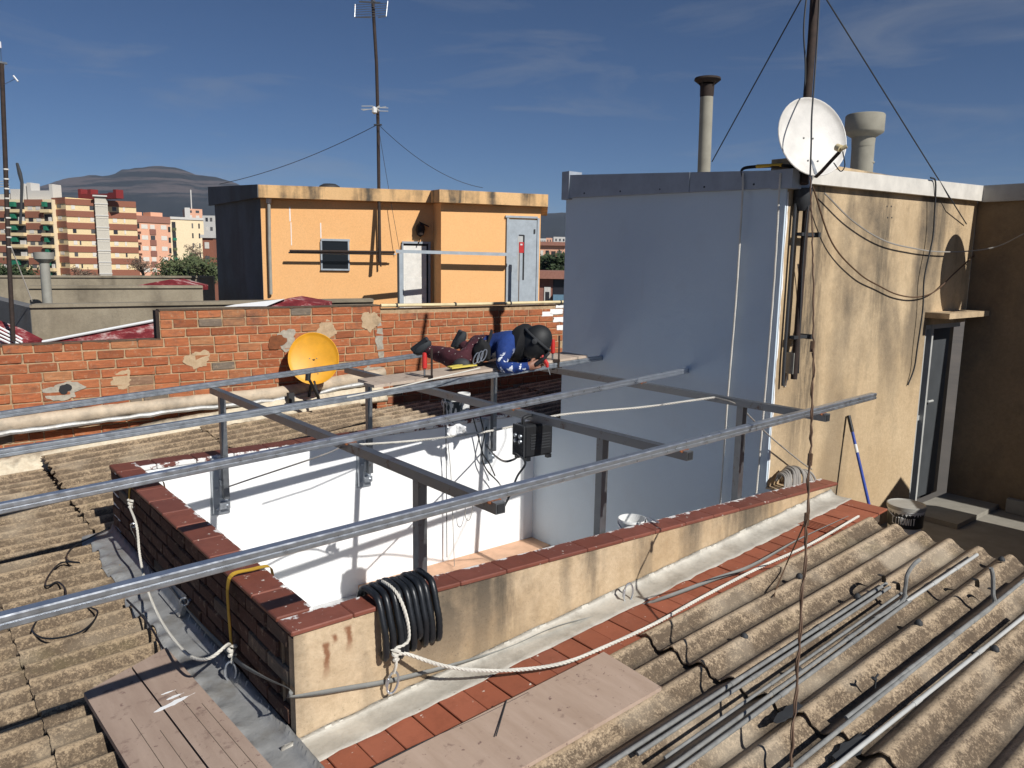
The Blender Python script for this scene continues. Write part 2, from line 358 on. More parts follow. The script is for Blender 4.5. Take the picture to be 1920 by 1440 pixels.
for nm, c, rg in (('black_rubber', (.012, .014, .017), .38), ('black_plastic', (.015, .016, .018), .45), ('charcoal', (.03, .032, .035), .7), ('mask_black', (.010, .011, .012), .62), ('rope_white', (.62, .59, .52), .9), ('rope_grey', (.30, .28, .25), .9),
        ('strap_yellow', (.60, .36, .035), .75), ('strap_grey', (.21, .21, .195), .8), ('yellow_dish', (.72, .34, .018), .5), ('white_dish', (.66, .63, .58), .5), ('red_handle', (.55, .03, .025), .4),
        ('blue_pole', (.025, .06, .32), .35), ('white_plastic', (.68, .68, .66), .5), ('grey_lid', (.33, .32, .29), .6), ('label_white', (.7, .7, .68), .6), ('label_orange', (.6, .2, .02), .6),
        ('grey_paint', (.36, .40, .43), .5), ('door_shade_grey', (.055, .06, .065), .6), ('white_metal', (.66, .62, .55), .55), ('coping_grey', (.33, .36, .40), .55), ('coping_shade', (.34, .33, .31), .6),
        ('pvc_cream', (.70, .58, .34), .5), ('pvc_grey', (.30, .29, .25), .6), ('chimney_cement', (.29, .27, .215), .9), ('alu', (.46, .46, .44), .4), ('door_white', (.78, .75, .68), .6),
        ('maroon_cloth', (.045, .008, .014), .9), ('blue_cloth', (.012, .05, .26), .9), ('black_cloth', (.008, .008, .009), .9), ('boot', (.022, .026, .03), .8), ('skin', (.26, .12, .075), .55),
        ('red_sign', (.5, .02, .02), .5), ('terrace_tile', (.27, .25, .21), .85), ('kerb_grey', (.22, .215, .20), .85), ('salmon_floor', (.60, .37, .24), .8), ('well_floor', (.50, .50, .50), .85), ('copper_wire', (.10, .055, .03), .6),
        ('tape_yellow', (.62, .5, .1), .5), ('white_rag', (.74, .74, .74), .85), ('green_awning', (.012, .16, .09), .8), ('shutter', (.66, .62, .55), .6), ('brick_far', (.27, .105, .062), .9), ('cream_far', (.74, .58, .33), .9),
        ('cream_far2', (.78, .64, .42), .9), ('pink_far', (.70, .38, .25), .9), ('brown_far', (.25, .11, .08), .9), ('white_far', (.56, .54, .50), .85), ('red_far', (.20, .018, .018), .85), ('stair_far', (.52, .48, .40), .7),
        ('roof_far', (.30, .14, .10), .9), ('dark_gap', (.02, .02, .022), .8), ('bark', (.09, .07, .05), .95), ('blue_far', (.12, .22, .3), .7)):
    simple(nm, c, rg)
t = NT('glass_dark'); MAT['glass_dark'] = t.done((.012, .014, .017), .12, 0, None); t = NT('glass_dull'); MAT['glass_dull'] = t.done((.03, .032, .035), .55, 0, None)
t = NT('window_far'); MAT['window_far'] = t.done(t.ramp(t.rnd(), [(0, (.02, .02, .025)), (.5, (.05, .05, .055)), (1, (.16, .15, .14))]), .25)
t = NT('cloth_blue_paint'); n = t.noise(19, 3, .6); pz = t.comp(2)
MAT['blue_shirt'] = t.done(t.mix(t.math('MULTIPLY', t.ramp(n, [(.585, 0), (.6, 1)]), t.math('SUBTRACT', 1.0, t.band(pz, 1.27, 1.36))), t.ramp(t.noise(5, 5), [(.3, (.005, .022, .115)), (.7, (.012, .05, .24))]), (.7, .72, .76)), .9, 0, t.noise(26, 3), .02, .5)
t = NT('cloth_maroon_paint'); n = t.noise(24, 3, .6)
MAT['maroon_trousers'] = t.done(t.mix(t.ramp(n, [(.63, 0), (.65, 1)]), t.ramp(t.noise(5, 5), [(.3, (.03, .005, .009)), (.7, (.075, .014, .022))]), (.5, .45, .42)), .9, 0, t.noise(22, 3), .02, .5)
t = NT('painted_red_roof'); n = t.noise(1, 6, .7, t.map((3, 3, 9)))
MAT['red_roof'] = t.done(t.ramp(n, [(.42, (.16, .012, .018)), (.52, (.26, .03, .035)), (.60, (.5, .3, .28)), (.7, (.75, .72, .68))]), .8, 0, n, .02, .5)
t = NT('drip_bucket'); n = t.noise(1, 4, .6, t.map((30, 30, 7)))
MAT['drip_bucket'] = t.done(t.ramp(n, [(.47, (.02, .03, .03)), (.53, (.72, .72, .68))]), .5)
def leaf(name, a, b):
    t = NT(name); c = t.ramp(t.noise(.8, 4), [(.3, a), (.7, b)]); MAT[name] = t.done(c, .7)
leaf('leaf_dark', (.02, .035, .012), (.05, .075, .025)); leaf('leaf_mid', (.05, .07, .025), (.10, .12, .045)); leaf('leaf_brown', (.14, .09, .06), (.22, .15, .10))
t = NT('hill_forest'); n = t.noise(.007, 8, .65); zz = t.comp(2)
st = t.noise(1, 6, .6, t.map((.002, .002, .035)))
cl = t.math('MULTIPLY', t.ramp(st, [(.5, 0), (.58, 1)]), t.band(zz, 180, 250))
MAT['hill'] = t.done(t.mix(cl, t.ramp(n, [(.3, (.004, .007, .008)), (.7, (.015, .018, .018))]), (.085, .066, .06)), .95)
t = NT('city_ground'); n = t.noise(.03, 6, .7); MAT['ground'] = t.done(t.ramp(n, [(.3, (.07, .065, .055)), (.7, (.17, .14, .11))]), .95)
# ================================================================ ground and the roof we stand on
gs = 4500
g = M('ground', ([(-gs, -gs, -12), (gs, -gs, -12), (gs, gs, -12), (-gs, gs, -12)], [(0, 1, 2, 3)]), MAT['ground']); struct(g)

# body of the building below the roofs
bb = thing('building_body', (0, 0, -12), 'rendered body of the building under the corrugated roofs', 'building')
def slab_under(x0, x1, y0, y1, top):
    return hexa([(x0,y0,-12),(x1,y0,-12),(x1,y1,-12),(x0,y1,-12),(x0,y0,top(x0)),(x1,y0,top(x1)),(x1,y1,top(x1)),(x0,y1,top(x0))])
und = lambda X: zr(X)-.09
M('wall', join(slab_under(-3, 1.2, -3, 9.1, und), slab_under(1.2, 5.28, -3, 2.87, und), slab_under(1.2, 5.3, 6.1, 8.6, und), slab_under(5.3, 10, 5.53, 8.45, lambda X: zr(min(X, 5.6))-.09)), MAT['concrete_old'], bb)

# ---- corrugated fibre cement sheets, waves run along X
PW, HW = .175, .027
def wavez(y): return HW*math.cos(2*math.pi*(y+.0250)/PW)
def corr_sheet(name, x0, x1, y0, y1, lift, mat, parent, jag=0, tilt=0, ty=0):
    ny = max(4, int((y1-y0)/PW*12)); xs = [x0 + (x1-x0)*i/10 for i in range(11)]; rows = []
    r_ = random.Random(int((x0*7+y0*31)*100)); 
    ysg = [y0+(y1-y0)*j/ny for j in range(ny+1)]
    jl = [r_.uniform(-1, 1)*jag for _ in ysg]; jr = [r_.uniform(-1, 1)*jag for _ in ysg]
    for i, x in enumerate(xs):
        row = []
        for j, y in enumerate(ysg):
            xx = x + (jl[j] if i == 0 else 0) + (jr[j] if i == 10 else 0)
            row.append((xx, y + tilt*(xx-x0), zr(xx) + wavez(y) + ty*max(0, y-6.16) + lift*(1-(i/10)) + .003*math.sin(x*3+y*2)))
        rows.append(row)
    return M(name, sheet(rows, (0, 0, -.007)), MAT[mat], parent, True)
def roof_field(label, xr, yr, spans, mat, jag=.004, wid=5, loc=(0, 0, 0), ty=0):
    th = thing('corrugated_roof', loc, label, 'roof')
    y = yr[0]; k = 0
    while y < yr[1]-.02:
        y1 = min(yr[1], y+wid*PW)
        for i, (a, b) in enumerate(spans):
            corr_sheet('roof_sheet', a, b, y, y1 + (.02 if y1 < yr[1] else 0), .014 + .002*(k % 2) + .012*(i % 2 == 1) + .012*(i == 2), mat, th, jag, 0, ty)
        y = y1; k += 1
    return th
# fixing bolts with caps on wave crests
def bolts(parent, pts):
    for p in pts:
        if p[0] > 5.2: continue
        yy = round((p[1]+.025)/PW)*PW-.025; zz = zr(p[0])+HW+.014
        M('fixing_bolt', join(lathe([(.001, .026), (.010, .024), (.020, .012), (.022, 0)], (p[0], yy, zz), n=8)), MAT['charcoal'], parent, True)
rf_front = roof_field('brown speckled corrugated roof in front of the light well', (1, 5), (-1.665, 2.46), [(-2.0, .95), (.9, 2.98), (2.9, 5.27)], 'fibrocement', .006)
bolts(rf_front, [Pr(*q, .04) for q in ((1505, 1085), (1590, 1115), (1500, 1262), (1690, 985), (1795, 1005), (1855, 1045), (1692, 1160), (1860, 1218), (1370, 1185))])
rf_left = roof_field('pale corrugated roof on the left, along the dark brick parapet', (-2, 1.1), (2.46, 8.55), [(-3, -1.0), (-1.05, .44), (.40, 1.08)], 'fibrocement_worn', .004)
rf_back = roof_field('corrugated roof strip between light well and long brick wall', (1, 5), (6.16, 8.5), [(1.08, 2.62), (2.55, 4.35)], 'fibrocement_worn', .018, 5, (0, 0, 0), .05)
rf_deep = roof_field('shaded corrugated roof behind the worker, beside the tall wall', (5, 10), (5.62, 8.35), [(5.32, 6.9), (6.85, 8.6)], 'fibrocement', .006)
rf_deep.location.z = -.12
rf_mid = roof_field('shaded end of the back roof under the platform planks', (4, 5), (6.16, 8.35), [(4.30, 5.34)], 'fibrocement', .006)
rf_mid.location.z = -.05

# ================================================================ parapets of the light well
YF, YFI, XL, XLI, YB, YBI, XG = 2.87, 3.0, 1.20, 1.36, 6.10, 5.93, 5.16
FLZ = -.93
def zf(X): return .53 if X < 1.9 else .53-.034*(X-1.9)   # top of the front coping
# front parapet: rendered wall, tile coping
pf = thing('parapet_wall', (1.2, 2.87, 0), 'stained tan rendered parapet with red tile coping, facing the camera', 'parapet')
xs = [XL+.002 + (5.60-XL)*i/20 for i in range(21)]
rows = [[(x, YF, -.4) for x in xs], [(x, YF, zf(x)-.023) for x in xs], [(x, YFI, zf(x)-.023) for x in xs], [(x, YFI, FLZ) for x in xs]]
M('wall', join(sheet(rows), ([(5.602, YF, -.4), (5.602, YFI, -.4), (5.602, YFI, zf(5.6)-.035), (5.602, YF, zf(5.6)-.035)], [(0, 1, 2, 3)])), MAT['plaster_parapet'], pf)
M('inner_face', box((XLI, YFI+.001, FLZ), (XG, YFI+.008, zf(5.2)-.06)), MAT['white_paint'], pf)
def coping_piece(name, c, u, v, w, mat, par):
    return M(name, cbox(c, u, v, w, .006), MAT[mat], par, origin=c)
x = XL-.012; i = 0
while x < 5.55:
    x1 = min(x+.285, 5.61); xm = (x+x1)/2; w = (x1-x)/2-.001
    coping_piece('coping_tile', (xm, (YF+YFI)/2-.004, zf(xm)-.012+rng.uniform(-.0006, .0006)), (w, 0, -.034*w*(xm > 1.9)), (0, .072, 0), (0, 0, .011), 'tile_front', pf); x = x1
# rear ledge of the front parapet under the tall building
lg = M('ledge', box((XG+.002, YFI+.002, -.9), (5.60, 3.20, zf(5.4)-.05)), MAT['plaster_parapet'], pf)
# left parapet: bare brick outside, tile coping
pl = thing('parapet_wall', (1.2, 4.5, 0), 'shaded brick parapet with red coping tiles on the left of the light well', 'parapet')
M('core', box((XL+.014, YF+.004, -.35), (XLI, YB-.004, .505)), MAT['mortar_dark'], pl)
M('corner_render', box((XL+.001, YF-.0015, -.3), (XL+.03, YF+.05, .488)), MAT['plaster_parapet'], pl)
M('inner_face', box((XLI+.001, YFI, FLZ), (XLI+.008, YBI, .495)), MAT['white_paint'], pl)
bl, bh = .235, .0875
def brick_mesh(nm, L_, H_, D_, mat, seed):
    r_ = random.Random(seed); v, f = cbox((0, 0, 0), (L_/2, 0, 0), (0, D_/2, 0), (0, 0, H_/2), .006)
    v = [(a+r_.uniform(-.0035, .0035), b+r_.uniform(-.004, .004), c+r_.uniform(-.0035, .0035)) for a, b, c in v]
    me = bpy.data.meshes.new(nm); me.from_pydata(v, [], f); me.materials.append(MAT[mat]); return me
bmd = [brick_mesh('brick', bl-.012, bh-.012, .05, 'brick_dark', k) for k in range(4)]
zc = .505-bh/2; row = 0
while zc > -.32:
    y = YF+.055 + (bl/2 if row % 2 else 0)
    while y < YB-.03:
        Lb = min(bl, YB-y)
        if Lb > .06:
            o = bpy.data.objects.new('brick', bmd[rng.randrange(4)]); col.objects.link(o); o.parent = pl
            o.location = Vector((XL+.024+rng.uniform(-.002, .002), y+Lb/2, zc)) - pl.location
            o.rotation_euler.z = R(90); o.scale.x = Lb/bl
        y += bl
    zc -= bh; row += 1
y = YF+.15; 
while y < YB-.02:
    y1 = min(y+.285, YB+.01); ym = (y+y1)/2
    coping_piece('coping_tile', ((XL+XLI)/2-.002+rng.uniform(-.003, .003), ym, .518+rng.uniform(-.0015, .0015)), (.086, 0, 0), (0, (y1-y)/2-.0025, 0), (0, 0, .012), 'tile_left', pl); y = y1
# back parapet
pb = thing('parapet_wall', (3.2, 6.0, 0), 'white painted back wall of the light well under a dark red coping', 'parapet')
M('wall', box((XL+.004, YBI, FLZ), (XG, YB, .49)), MAT['white_paint'], pb)
x = XL-.01
while x < XG-.02:
    x1 = min(x+.285, XG-.004)
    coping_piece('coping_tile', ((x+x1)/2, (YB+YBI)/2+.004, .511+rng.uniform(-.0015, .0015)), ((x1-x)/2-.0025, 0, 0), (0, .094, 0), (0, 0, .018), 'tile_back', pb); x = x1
fl = M('light_well_floor', box((XLI-.1, YFI-.1, FLZ-.1), (XG+.1, YBI+.1, FLZ+.006)), MAT['well_floor']); struct(fl)
M('skirting', box((3.1, YBI-.30, FLZ+.008), (XG-.005, YBI-.004, FLZ+.085)), MAT['salmon_floor'], pb)

# roof tiles and foil flashing along the front parapet
tb = thing('roof_tile_strip', (1.2, 2.6, 0), 'row of red clay tiles running up beside the foil flashing', 'tiles')
x = 1.12
while x < 5.5:
    w = .138; c = Vector((x+w/2, 2.575, zr(x+w/2)+.010+rng.uniform(-.003, .003)))
    u = Vector((1, 0, SL)).normalized(); nn = Vector((-SL, 0, 1)).normalized()
    a = rng.uniform(-.01, .01)
    M('roof_tile', cbox(c, u*(w/2-.0025) + Vector((0, a*.05, 0)), Vector((a*.1, .142, 0)), nn*.008, .003), MAT['tile_roof'], tb, origin=c); x += w
# the ribbed tile near the far end
c = Vector((4.82, 2.575, zr(4.82)+.022)); u = Vector((1, 0, SL)).normalized()
for k in range(6): M('rib', obox(c+u*(k*.022), u*.006, (0, .14, 0), (0, 0, .004)), MAT['tile_roof'], tb)
M('bed', sheet([[(x, 2.47, zr(x)-.002) for x in (1.1, 5.5)], [(x, 2.80, zr(x)-.001) for x in (1.1, 5.5)]], (0, 0, -.08)), MAT['mortar_dark'], tb)
def wavy_strip(p0, p1, off0, off1, n, jit, seed):
    r_ = random.Random(seed); rows = []
    for k in range(5):
        t = k/4; rows.append([Vector(p0).lerp(Vector(p1), i/n) + Vector(off0).lerp(Vector(off1), t) + Vector((0, r_.uniform(-jit, jit), r_.uniform(-jit, jit))) for i in range(n+1)])
    return sheet(rows, (0, -.0015, -.0025))
ff = thing('roof_flashing', (1.2, 2.8, 0), 'silver grey foil flashing at the foot of the tan parapet', 'flashing')
rows = []
r_ = random.Random(4)
prof = [(2.700, .024), (2.73, .022), (2.78, .020), (2.83, .022), (2.858, .030), (2.8655, .044)]
for k, (yy, zz) in enumerate(prof):
    rows.append([Vector((1.13+i*.062, yy + r_.uniform(-.004, .004)*(k < 4) - (0 if k < 5 else 0), zr(1.13+i*.062)+zz*(1+.5*(k > 3)*i/71)+r_.uniform(-.0022, .0022)*(1+(k in (0, 5))*.8))) for i in range(72)])
M('foil_strip', sheet(rows, (0, -.001, -.003)), MAT['foil_pale'], ff, 'all')
# foil flashing along the left parapet, dressed down over the waves
fl2 = thing('roof_flashing', (1.1, 4.4, 0), 'crumpled silver foil flashing along the dark brick parapet', 'flashing')
rows = []
ny = 190
for k in range(6):
    t = k/5; row = []
    for j in range(ny+1):
        y = 2.55 + (6.15-2.55)*j/ny
        xx = (.995+.018*math.sin(y*9)+.010*math.sin(y*31), 1.035, 1.075, 1.13, 1.18, 1.196)[k]
        zz = zr(xx) + (wavez(y)+.016, wavez(y)*.45+.032, .030, .026, .030, .070)[k] + r_.uniform(-.0015, .0015)
        row.append((min(xx, 1.197), y, zz))
    rows.append(row)
M('foil_strip', sheet(rows, (-.001, 0, -.003)), MAT['foil_shiny'], fl2, 'all')
M('upstand_patch', hexa([(1.15, 4.35, .035), (1.194, 4.35, .03), (1.194, 4.75, .03), (1.15, 4.75, .035), (1.16, 4.35, .05), (1.1975, 4.35, .15), (1.1975, 4.75, .12), (1.16, 4.75, .05)]), MAT['foil'], fl2)

# ================================================================ tall house at the right
hs = thing('stair_house', (5.2, 3.2, -.4), 'tall rooftop stair house with blank white side wall and tan front', 'building')
YH, YH2, XW = 3.20, 5.53, 8.62
zt = 2.72
M('side_wall', join(box((XG, YH+.001, .42), (XG+.02, YH2, zt)), box((XG, YFI+.01, FLZ), (XG+.02, YH+.001, zf(5.4)-.06)), box((XG, YH, FLZ), (XG+.02, YBI, .4205))), MAT['white_side_shaded'], hs)
# tan front wall with door opening
dl, dr, dtop = Py(1737, 605, YH).x, XW, Py(1790, 605, YH).z
tz = -.36
M('front_wall', join(box((XG+.021, YH, .36), (5.55, YH+.15, zt+.1)), box((5.55, YH, tz-.1), (dl, YH+.15, zt+.1)), box((dl, YH, dtop), (XW, YH+.15, zt+.1))), MAT['plaster_wall'], hs)
M('rear_wall', join(box((XG+.021, YH2-.1, -.5), (12, YH2-.002, zt+.05)), box((XG+.025, YH+.16, -.5), (5.3, YH2-.11, zt))), MAT['plaster_dark'], hs)
M('wing_wall', join(box((XW, -2.5, tz-.1), (XW+.15, YH-.001, zt+.06)), box((XW, YH+.155, tz), (XW+.15, YH+1.0, dtop+.3))), MAT['plaster_dark'], hs)
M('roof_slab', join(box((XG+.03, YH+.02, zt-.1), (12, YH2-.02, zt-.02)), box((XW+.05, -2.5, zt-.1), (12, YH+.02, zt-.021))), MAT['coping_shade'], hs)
# copings
a0, a1 = Py(1522, 341, YH-.06), Py(1850, 378, YH-.06); b0, b1 = Py(1522, 318, YH-.06), Py(1853, 349, YH-.06)
x0, x1 = XG-.04, XW-.02
def lin(p, q, X): return p.z + (q.z-p.z)*(X-p.x)/(q.x-p.x)
zb0, zb1, zt0, zt1 = lin(a0, a1, x0), lin(a0, a1, x1), lin(b0, b1, x0), lin(b0, b1, x1)
zb0, zt0 = 2.64, 2.76
M('front_coping', hexa([(XG+.22, YH-.06, zb0+.01), (x1, YH-.06, zb1), (x1, YH+.2, zb1), (XG+.22, YH+.2, zb0+.01), (XG+.32, YH-.06, zt0+.01), (x1, YH-.06, zt1), (x1, YH+.2, zt1), (XG+.32, YH+.2, zt0+.01)]), MAT['white_metal'], hs)
M('corner_cap', box((XG-.045, YH-.07, 2.60), (XG+.2195, YH+.10, 2.735)), MAT['coping_grey'], hs)
M('wing_coping', hexa([(XW-.06, -2.5, zb1-.01), (XW+.3, -2.5, zb1-.01), (XW+.3, YH-.062, zb1-.01), (XW-.06, YH-.062, zb1-.01), (XW-.06, -2.5, zt1), (XW+.3, -2.5, zt1), (XW+.3, YH-.062, zt1), (XW-.06, YH-.062, zt1)]), MAT['coping_shade'], hs)
s0b, s0t = Px(1470, 352, XG-.035), Px(1470, 319, XG-.035); s1b, s1t = Px(1068, 371, XG-.035), Px(1068, 328, XG-.035)
ya, yb = YH+.102, YH2+.01
def ls(p, q, y): return p.z + (q.z-p.z)*(y-p.y)/(q.y-p.y)
n = 3
for k in range(n):
    y0, y1 = ya+(yb-ya)*k/n, ya+(yb-ya)*(k+1)/n-.003; e = .004*(k % 2)
    M('side_fascia', hexa([(XG-.035-e, y0, ls(s0b, s1b, y0)), (XG+.05, y0, ls(s0b, s1b, y0)), (XG+.05, y1, ls(s0b, s1b, y1)), (XG-.035-e, y1, ls(s0b, s1b, y1)),
       (XG-.035-e, y0, ls(s0t, s1t, y0)), (XG+.05, y0, ls(s0t, s1t, y0)), (XG+.05, y1, ls(s0t, s1t, y1)), (XG-.035-e, y1, ls(s0t, s1t, y1))]), MAT['coping_grey'], hs)
M('fascia_end', box((XG-.045, YH2-.08, ls(s0b, s1b, YH2)-.015), (XG+.12, YH2+.02, ls(s0t, s1t, YH2)+.03)), MAT['coping_grey'], hs)
for k in range(5): M('rivet', lathe([(.001, .006), (.007, .004), (.008, 0)], (XG-.036, 3.45+k*.45, ls(s0b, s1b, 3.45+k*.45)+.035), (-1, 0, 0), 8), MAT['charcoal'], hs)
# rough white paint edge where the side paint stops
r_ = random.Random(3); rows = [[], []]
for k in range(60):
    z = .42 + (2.58-.42)*k/59; rows[0].append((XG+.0215, YH-.0022, z)); rows[1].append((XG+.027+.009*r_.random()+.006*math.sin(k*.5), YH-.0022, z))
M('paint_edge', sheet(rows, (0, .0015, 0)), MAT['white_paint'], hs)
# drain pipe with brackets, dead cables
dp = [(Py(1493, 372, YH-.07)), Py(1490, 430, YH-.07), Py(1475, 600, YH-.07), Py(1466, 700, YH-.07)]
M('drain_pipe', tube([(5.33, YH-.07, 2.60), (5.33, YH-.07, 1.2)], .024, 12), MAT['rust_pipe'], hs, True)
M('hopper', lathe([(.03, 0), (.062, .05), (.066, .12), (.066, .16)], (5.30, YH-.05, 2.45), n=14), MAT['charcoal'], hs, True)
for z in (2.28, 1.52): M('pipe_bracket', join(box((5.26, YH-.09, z-.012), (5.46, YH-.045, z+.012)), box((5.44, YH-.12, z-.018), (5.47, YH, z+.018))), MAT['charcoal'], hs)
M('conduit', tube([(5.245, YH-.03, 2.5), (5.243, YH-.03, 1.35), (5.25, YH-.03, 1.15)], .013, 8), MAT['charcoal'], hs, True)
M('junction_box', box((5.30, YH-.075, 1.24), (5.37, YH-.001, 1.40)), MAT['pvc_grey'], hs)
# concrete canopy above the door, door, frame
cz = Py(1780, 592, YH-.2).z
M('door_canopy', box((dl-.05, YH-.22, cz-.03), (XW-.003, YH-.001, cz+.022)), MAT['plaster_wall'], hs)
dr_ = M('door', box((dl+.27, YH+.10, tz+.06), (XW-.08, YH+.14, dtop-.04)), MAT['door_shade_grey'], hs)  # shade on the open leaf is put into its dark grey colour
M('door_handle', join(tube([(dl+.36, YH+.06, .72), (dl+.47, YH+.06, .72)], .012, 8), tube([(dl+.36, YH+.10, .72), (dl+.36, YH+.055, .72)], .010, 8)), MAT['alu'], dr_, True)
M('door_frame', join(box((dl, YH+.012, tz+.04), (dl+.05, YH+.12, dtop)), box((dl+.20, YH+.02, tz+.04), (dl+.235, YH+.14, dtop)), box((dl+.238, YH+.03, tz+.04), (dl+.258, YH+.05, dtop)), box((dl+.05, YH+.04, dtop-.05), (XW-.002, YH+.13, dtop)), box((dl+.05, YH+.06, .55), (dl+.2, YH+.10, .60))), MAT['alu'], hs)
M('side_light', box((dl+.052, YH+.075, tz+.06), (dl+.198, YH+.085, dtop-.055)), MAT['glass_dull'], hs)
M('door_recess', box((dl+.02, YH+.152, tz), (XW-.003, YH+.16, dtop+.02)), MAT['dark_gap'], hs)
# small screw holes in the tan wall
for (px, py) in ((1663, 387), (1671, 387), (1664, 408), (1672, 408)): M('screw_hole', lathe([(.001, .004), (.007, .003), (.008, 0)], Py(px, py, YH), (0, -1, 0), 8), MAT['charcoal'], hs)
# terrace
tr = M('terrace', box((5.28, -2.5, tz-.3), (XW, YH, tz)), MAT['terrace_tile']); struct(tr)
tk = thing('terrace_kerb', (8.5, 2, tz), 'low grey skirting kerb at the foot of the dark wall', 'kerb')
y = 2.62
while y > -2:
    M('kerb_tile', cbox((XW-.035, y-.15, tz+.075), (.033, 0, 0), (0, .148, 0), (0, 0, .073), .006), MAT['kerb_grey'], tk, origin=(XW-.035, y-.15, tz)); y -= .3
M('threshold', box((dl-.1, YH-.5, tz+.002), (XW-.003, YH-.002, tz+.05)), MAT['terrace_tile'], tk)

# gabled wall end south of the terrace, outside the picture: its shadow lies on terrace and tan wall
gw = thing('gable_wall', (7, 1.0, tz), 'gabled low wall end at the south side of the terrace', 'wall')
M('wall', prism([(5.75, 1.0, tz-.3), (8.15, 1.0, tz-.3), (8.15, 1.0, 1.30), (7.97, 1.0, 1.50), (7.60, 1.0, 1.77), (7.31, 1.0, 1.60), (7.12, 1.0, 1.50), (6.3, 1.0, 1.05), (5.75, 1.0, .8)], (0, -.15, 0)), MAT['plaster_dark'], gw)
# ================================================================ long brick wall behind the roofs
WA, WB = Vector((-.35, 8.78, 0)), Vector((7.75, 8.30, 0))
wu = (WB-WA).normalized(); wnrm = Vector((wu.y, -wu.x, 0)); wang = math.atan2(wu.y, wu.x)   # wnrm points to the camera
def Pw(x, y, off=0):                                     # picture ray -> brick wall plane
    d = ray(x, y); o_ = WA + wnrm*off; t = (o_-CAM).dot(wnrm)/d.dot(wnrm); return CAM + d*t
bw = thing('brick_wall', WA, 'long weathered orange brick boundary wall behind the roofs', 'wall')
step = (Pw(299, 600)-WA).dot(wu); stepp = (Pw(714, 575)-WA).dot(wu)
ztl, ztr, zte = Pw(150, 643).z, Pw(500, 578).z, Pw(900, 574).z
LW = (WB-WA).length
def wallbox(s0, s1, z0, z1, d0, d1):
    return hexa([WA+wu*s+wnrm*d+Z*z for z in (z0, z1) for s, d in ((s0, d1), (s1, d1), (s1, d0), (s0, d0))])
M('core', join(wallbox(0, step, -.6, ztl-.004, -.14, -.007), wallbox(step, stepp, -.6, ztr-.004, -.14, -.007), wallbox(stepp, LW, -.6, zte-.004, -.14, -.007)), MAT['mortar'], bw)
BLn, BHn = .256, .0965
bmw = [brick_mesh('brick', BLn-.013, BHn-.013, .05, 'brick', 20+k) for k in range(5)]
ents = []; zc = ztr-BHn/2; row = 0
while zc > -.25:
    s = -(BLn/2)*(row % 2) - rng.uniform(0, .05)
    end = LW if zc+BHn/2 < zte+.03 else stepp
    if zc+BHn/2 > ztl+.03: s = step
    while s < end-.03:
        Lb = BLn if rng.random() > .09 else BLn*rng.choice((.5, .62)); Lb = min(Lb, end-s)
        if s+Lb > .02 and Lb > .05: ents.append((s+Lb/2, zc, Lb))
        s += Lb
    zc -= BHn; row += 1
def bdist(e): p = WA+wu*e[0]+Z*e[1]; vis = 0 if e[1] > .0 else 3; return (p-CAM).length + vis + (3 if e[0] < .6 else 0)
ents.sort(key=bdist); rest = []
for k, (s, zc, Lb) in enumerate(ents):
    p = WA+wu*s+Z*zc+wnrm*(-.022+rng.uniform(-.003, .003))
    if k < 300:
        o = bpy.data.objects.new('brick', bmw[rng.randrange(5)]); col.objects.link(o); o.parent = bw
        o.location = p-bw.location; o.rotation_euler = (rng.uniform(-.03, .03), rng.uniform(-.012, .012), wang+rng.uniform(-.012, .012)); o.scale.x = (Lb-.013)/(BLn-.013)
    else: rest.append(cbox(p, wu*(Lb/2-.0065), wnrm*.025, Z*(BHn/2-.0065), .006))
tag(M('brick_courses', join(*rest), MAT['brick'], bw), kind='stuff')
def blob(c, rx, rz, n, seed, th, spike=.18):             # ragged flat patch on the wall
    r_ = random.Random(seed); poly = []; hm_ = [(m_, r_.uniform(0, 6.283), spike*1.1/m_**.75) for m_ in (2, 3, 5, 7, 11, 17)]
    for k in range(n):
        a = 2*math.pi*k/n; q = 1+sum(am*math.sin(m_*a+f_) for m_, f_, am in hm_); poly.append(c + wu*(math.cos(a)*rx*q) + Z*(math.sin(a)*rz*q))
    return prism(poly, wnrm*th)
for i, (px, py, rx, rz, mt) in enumerate(((228, 712, .10, .085, 'plaster_patch'), (370, 674, .12, .10, 'plaster_patch'), (118, 733, .17, .085, 'grey_mortar'), (612, 618, .10, .12, 'plaster_patch'), (694, 602, .11, .13, 'plaster_patch'), (712, 640, .055, .22, 'grey_mortar'), (536, 637, .13, .11, 'grey_mortar'), (700, 693, .12, .05, 'grey_mortar'))):
    M('plaster_patch', blob(Pw(px, py), rx, rz, 56, i, .006, .24), MAT[mt], bw)
M('broken_hole', blob(Pw(122, 729, .010), .055, .05, 15, 31, .003, .2), MAT['dark_gap'], bw)
M('broken_brick', blob(Pw(519, 641, .010), .10, .085, 19, 32, .004, .25), MAT['rust_orange'], bw)
# white lime smears on the bricks at the right end
for i, (px, py, rx) in enumerate(((1043, 584, .115), (1049, 599, .115), (1054, 614, .10), (1026, 589, .10), (1052, 573, .10))):
    c_ = Pw(px, py); e_ = [rng.uniform(-.012, .012) for _ in range(16)]
    M('lime_smear', prism([c_+wu*(-rx+e_[k])+Z*(-.036+.072*k/4) for k in range(5)][::-1] + [c_+wu*(-rx+2*rx*k/4)+Z*(-.036+e_[5+k]*.5) for k in range(1, 4)] + [c_+wu*(rx+e_[9+k])+Z*(-.036+.072*k/4) for k in range(5)], wnrm*.005), MAT['white_paint'], bw)
M('end_render', wallbox(step-.035, step+.0, ztl, ztr, -.14, -.004), MAT['rust_pipe'], bw)
M('coping_mortar', join(wallbox(-.02, step, ztl-.004, ztl+.008, -.15, .004), wallbox(step, stepp, ztr-.004, ztr+.010, -.15, .005)), MAT['mortar_dark'], bw)
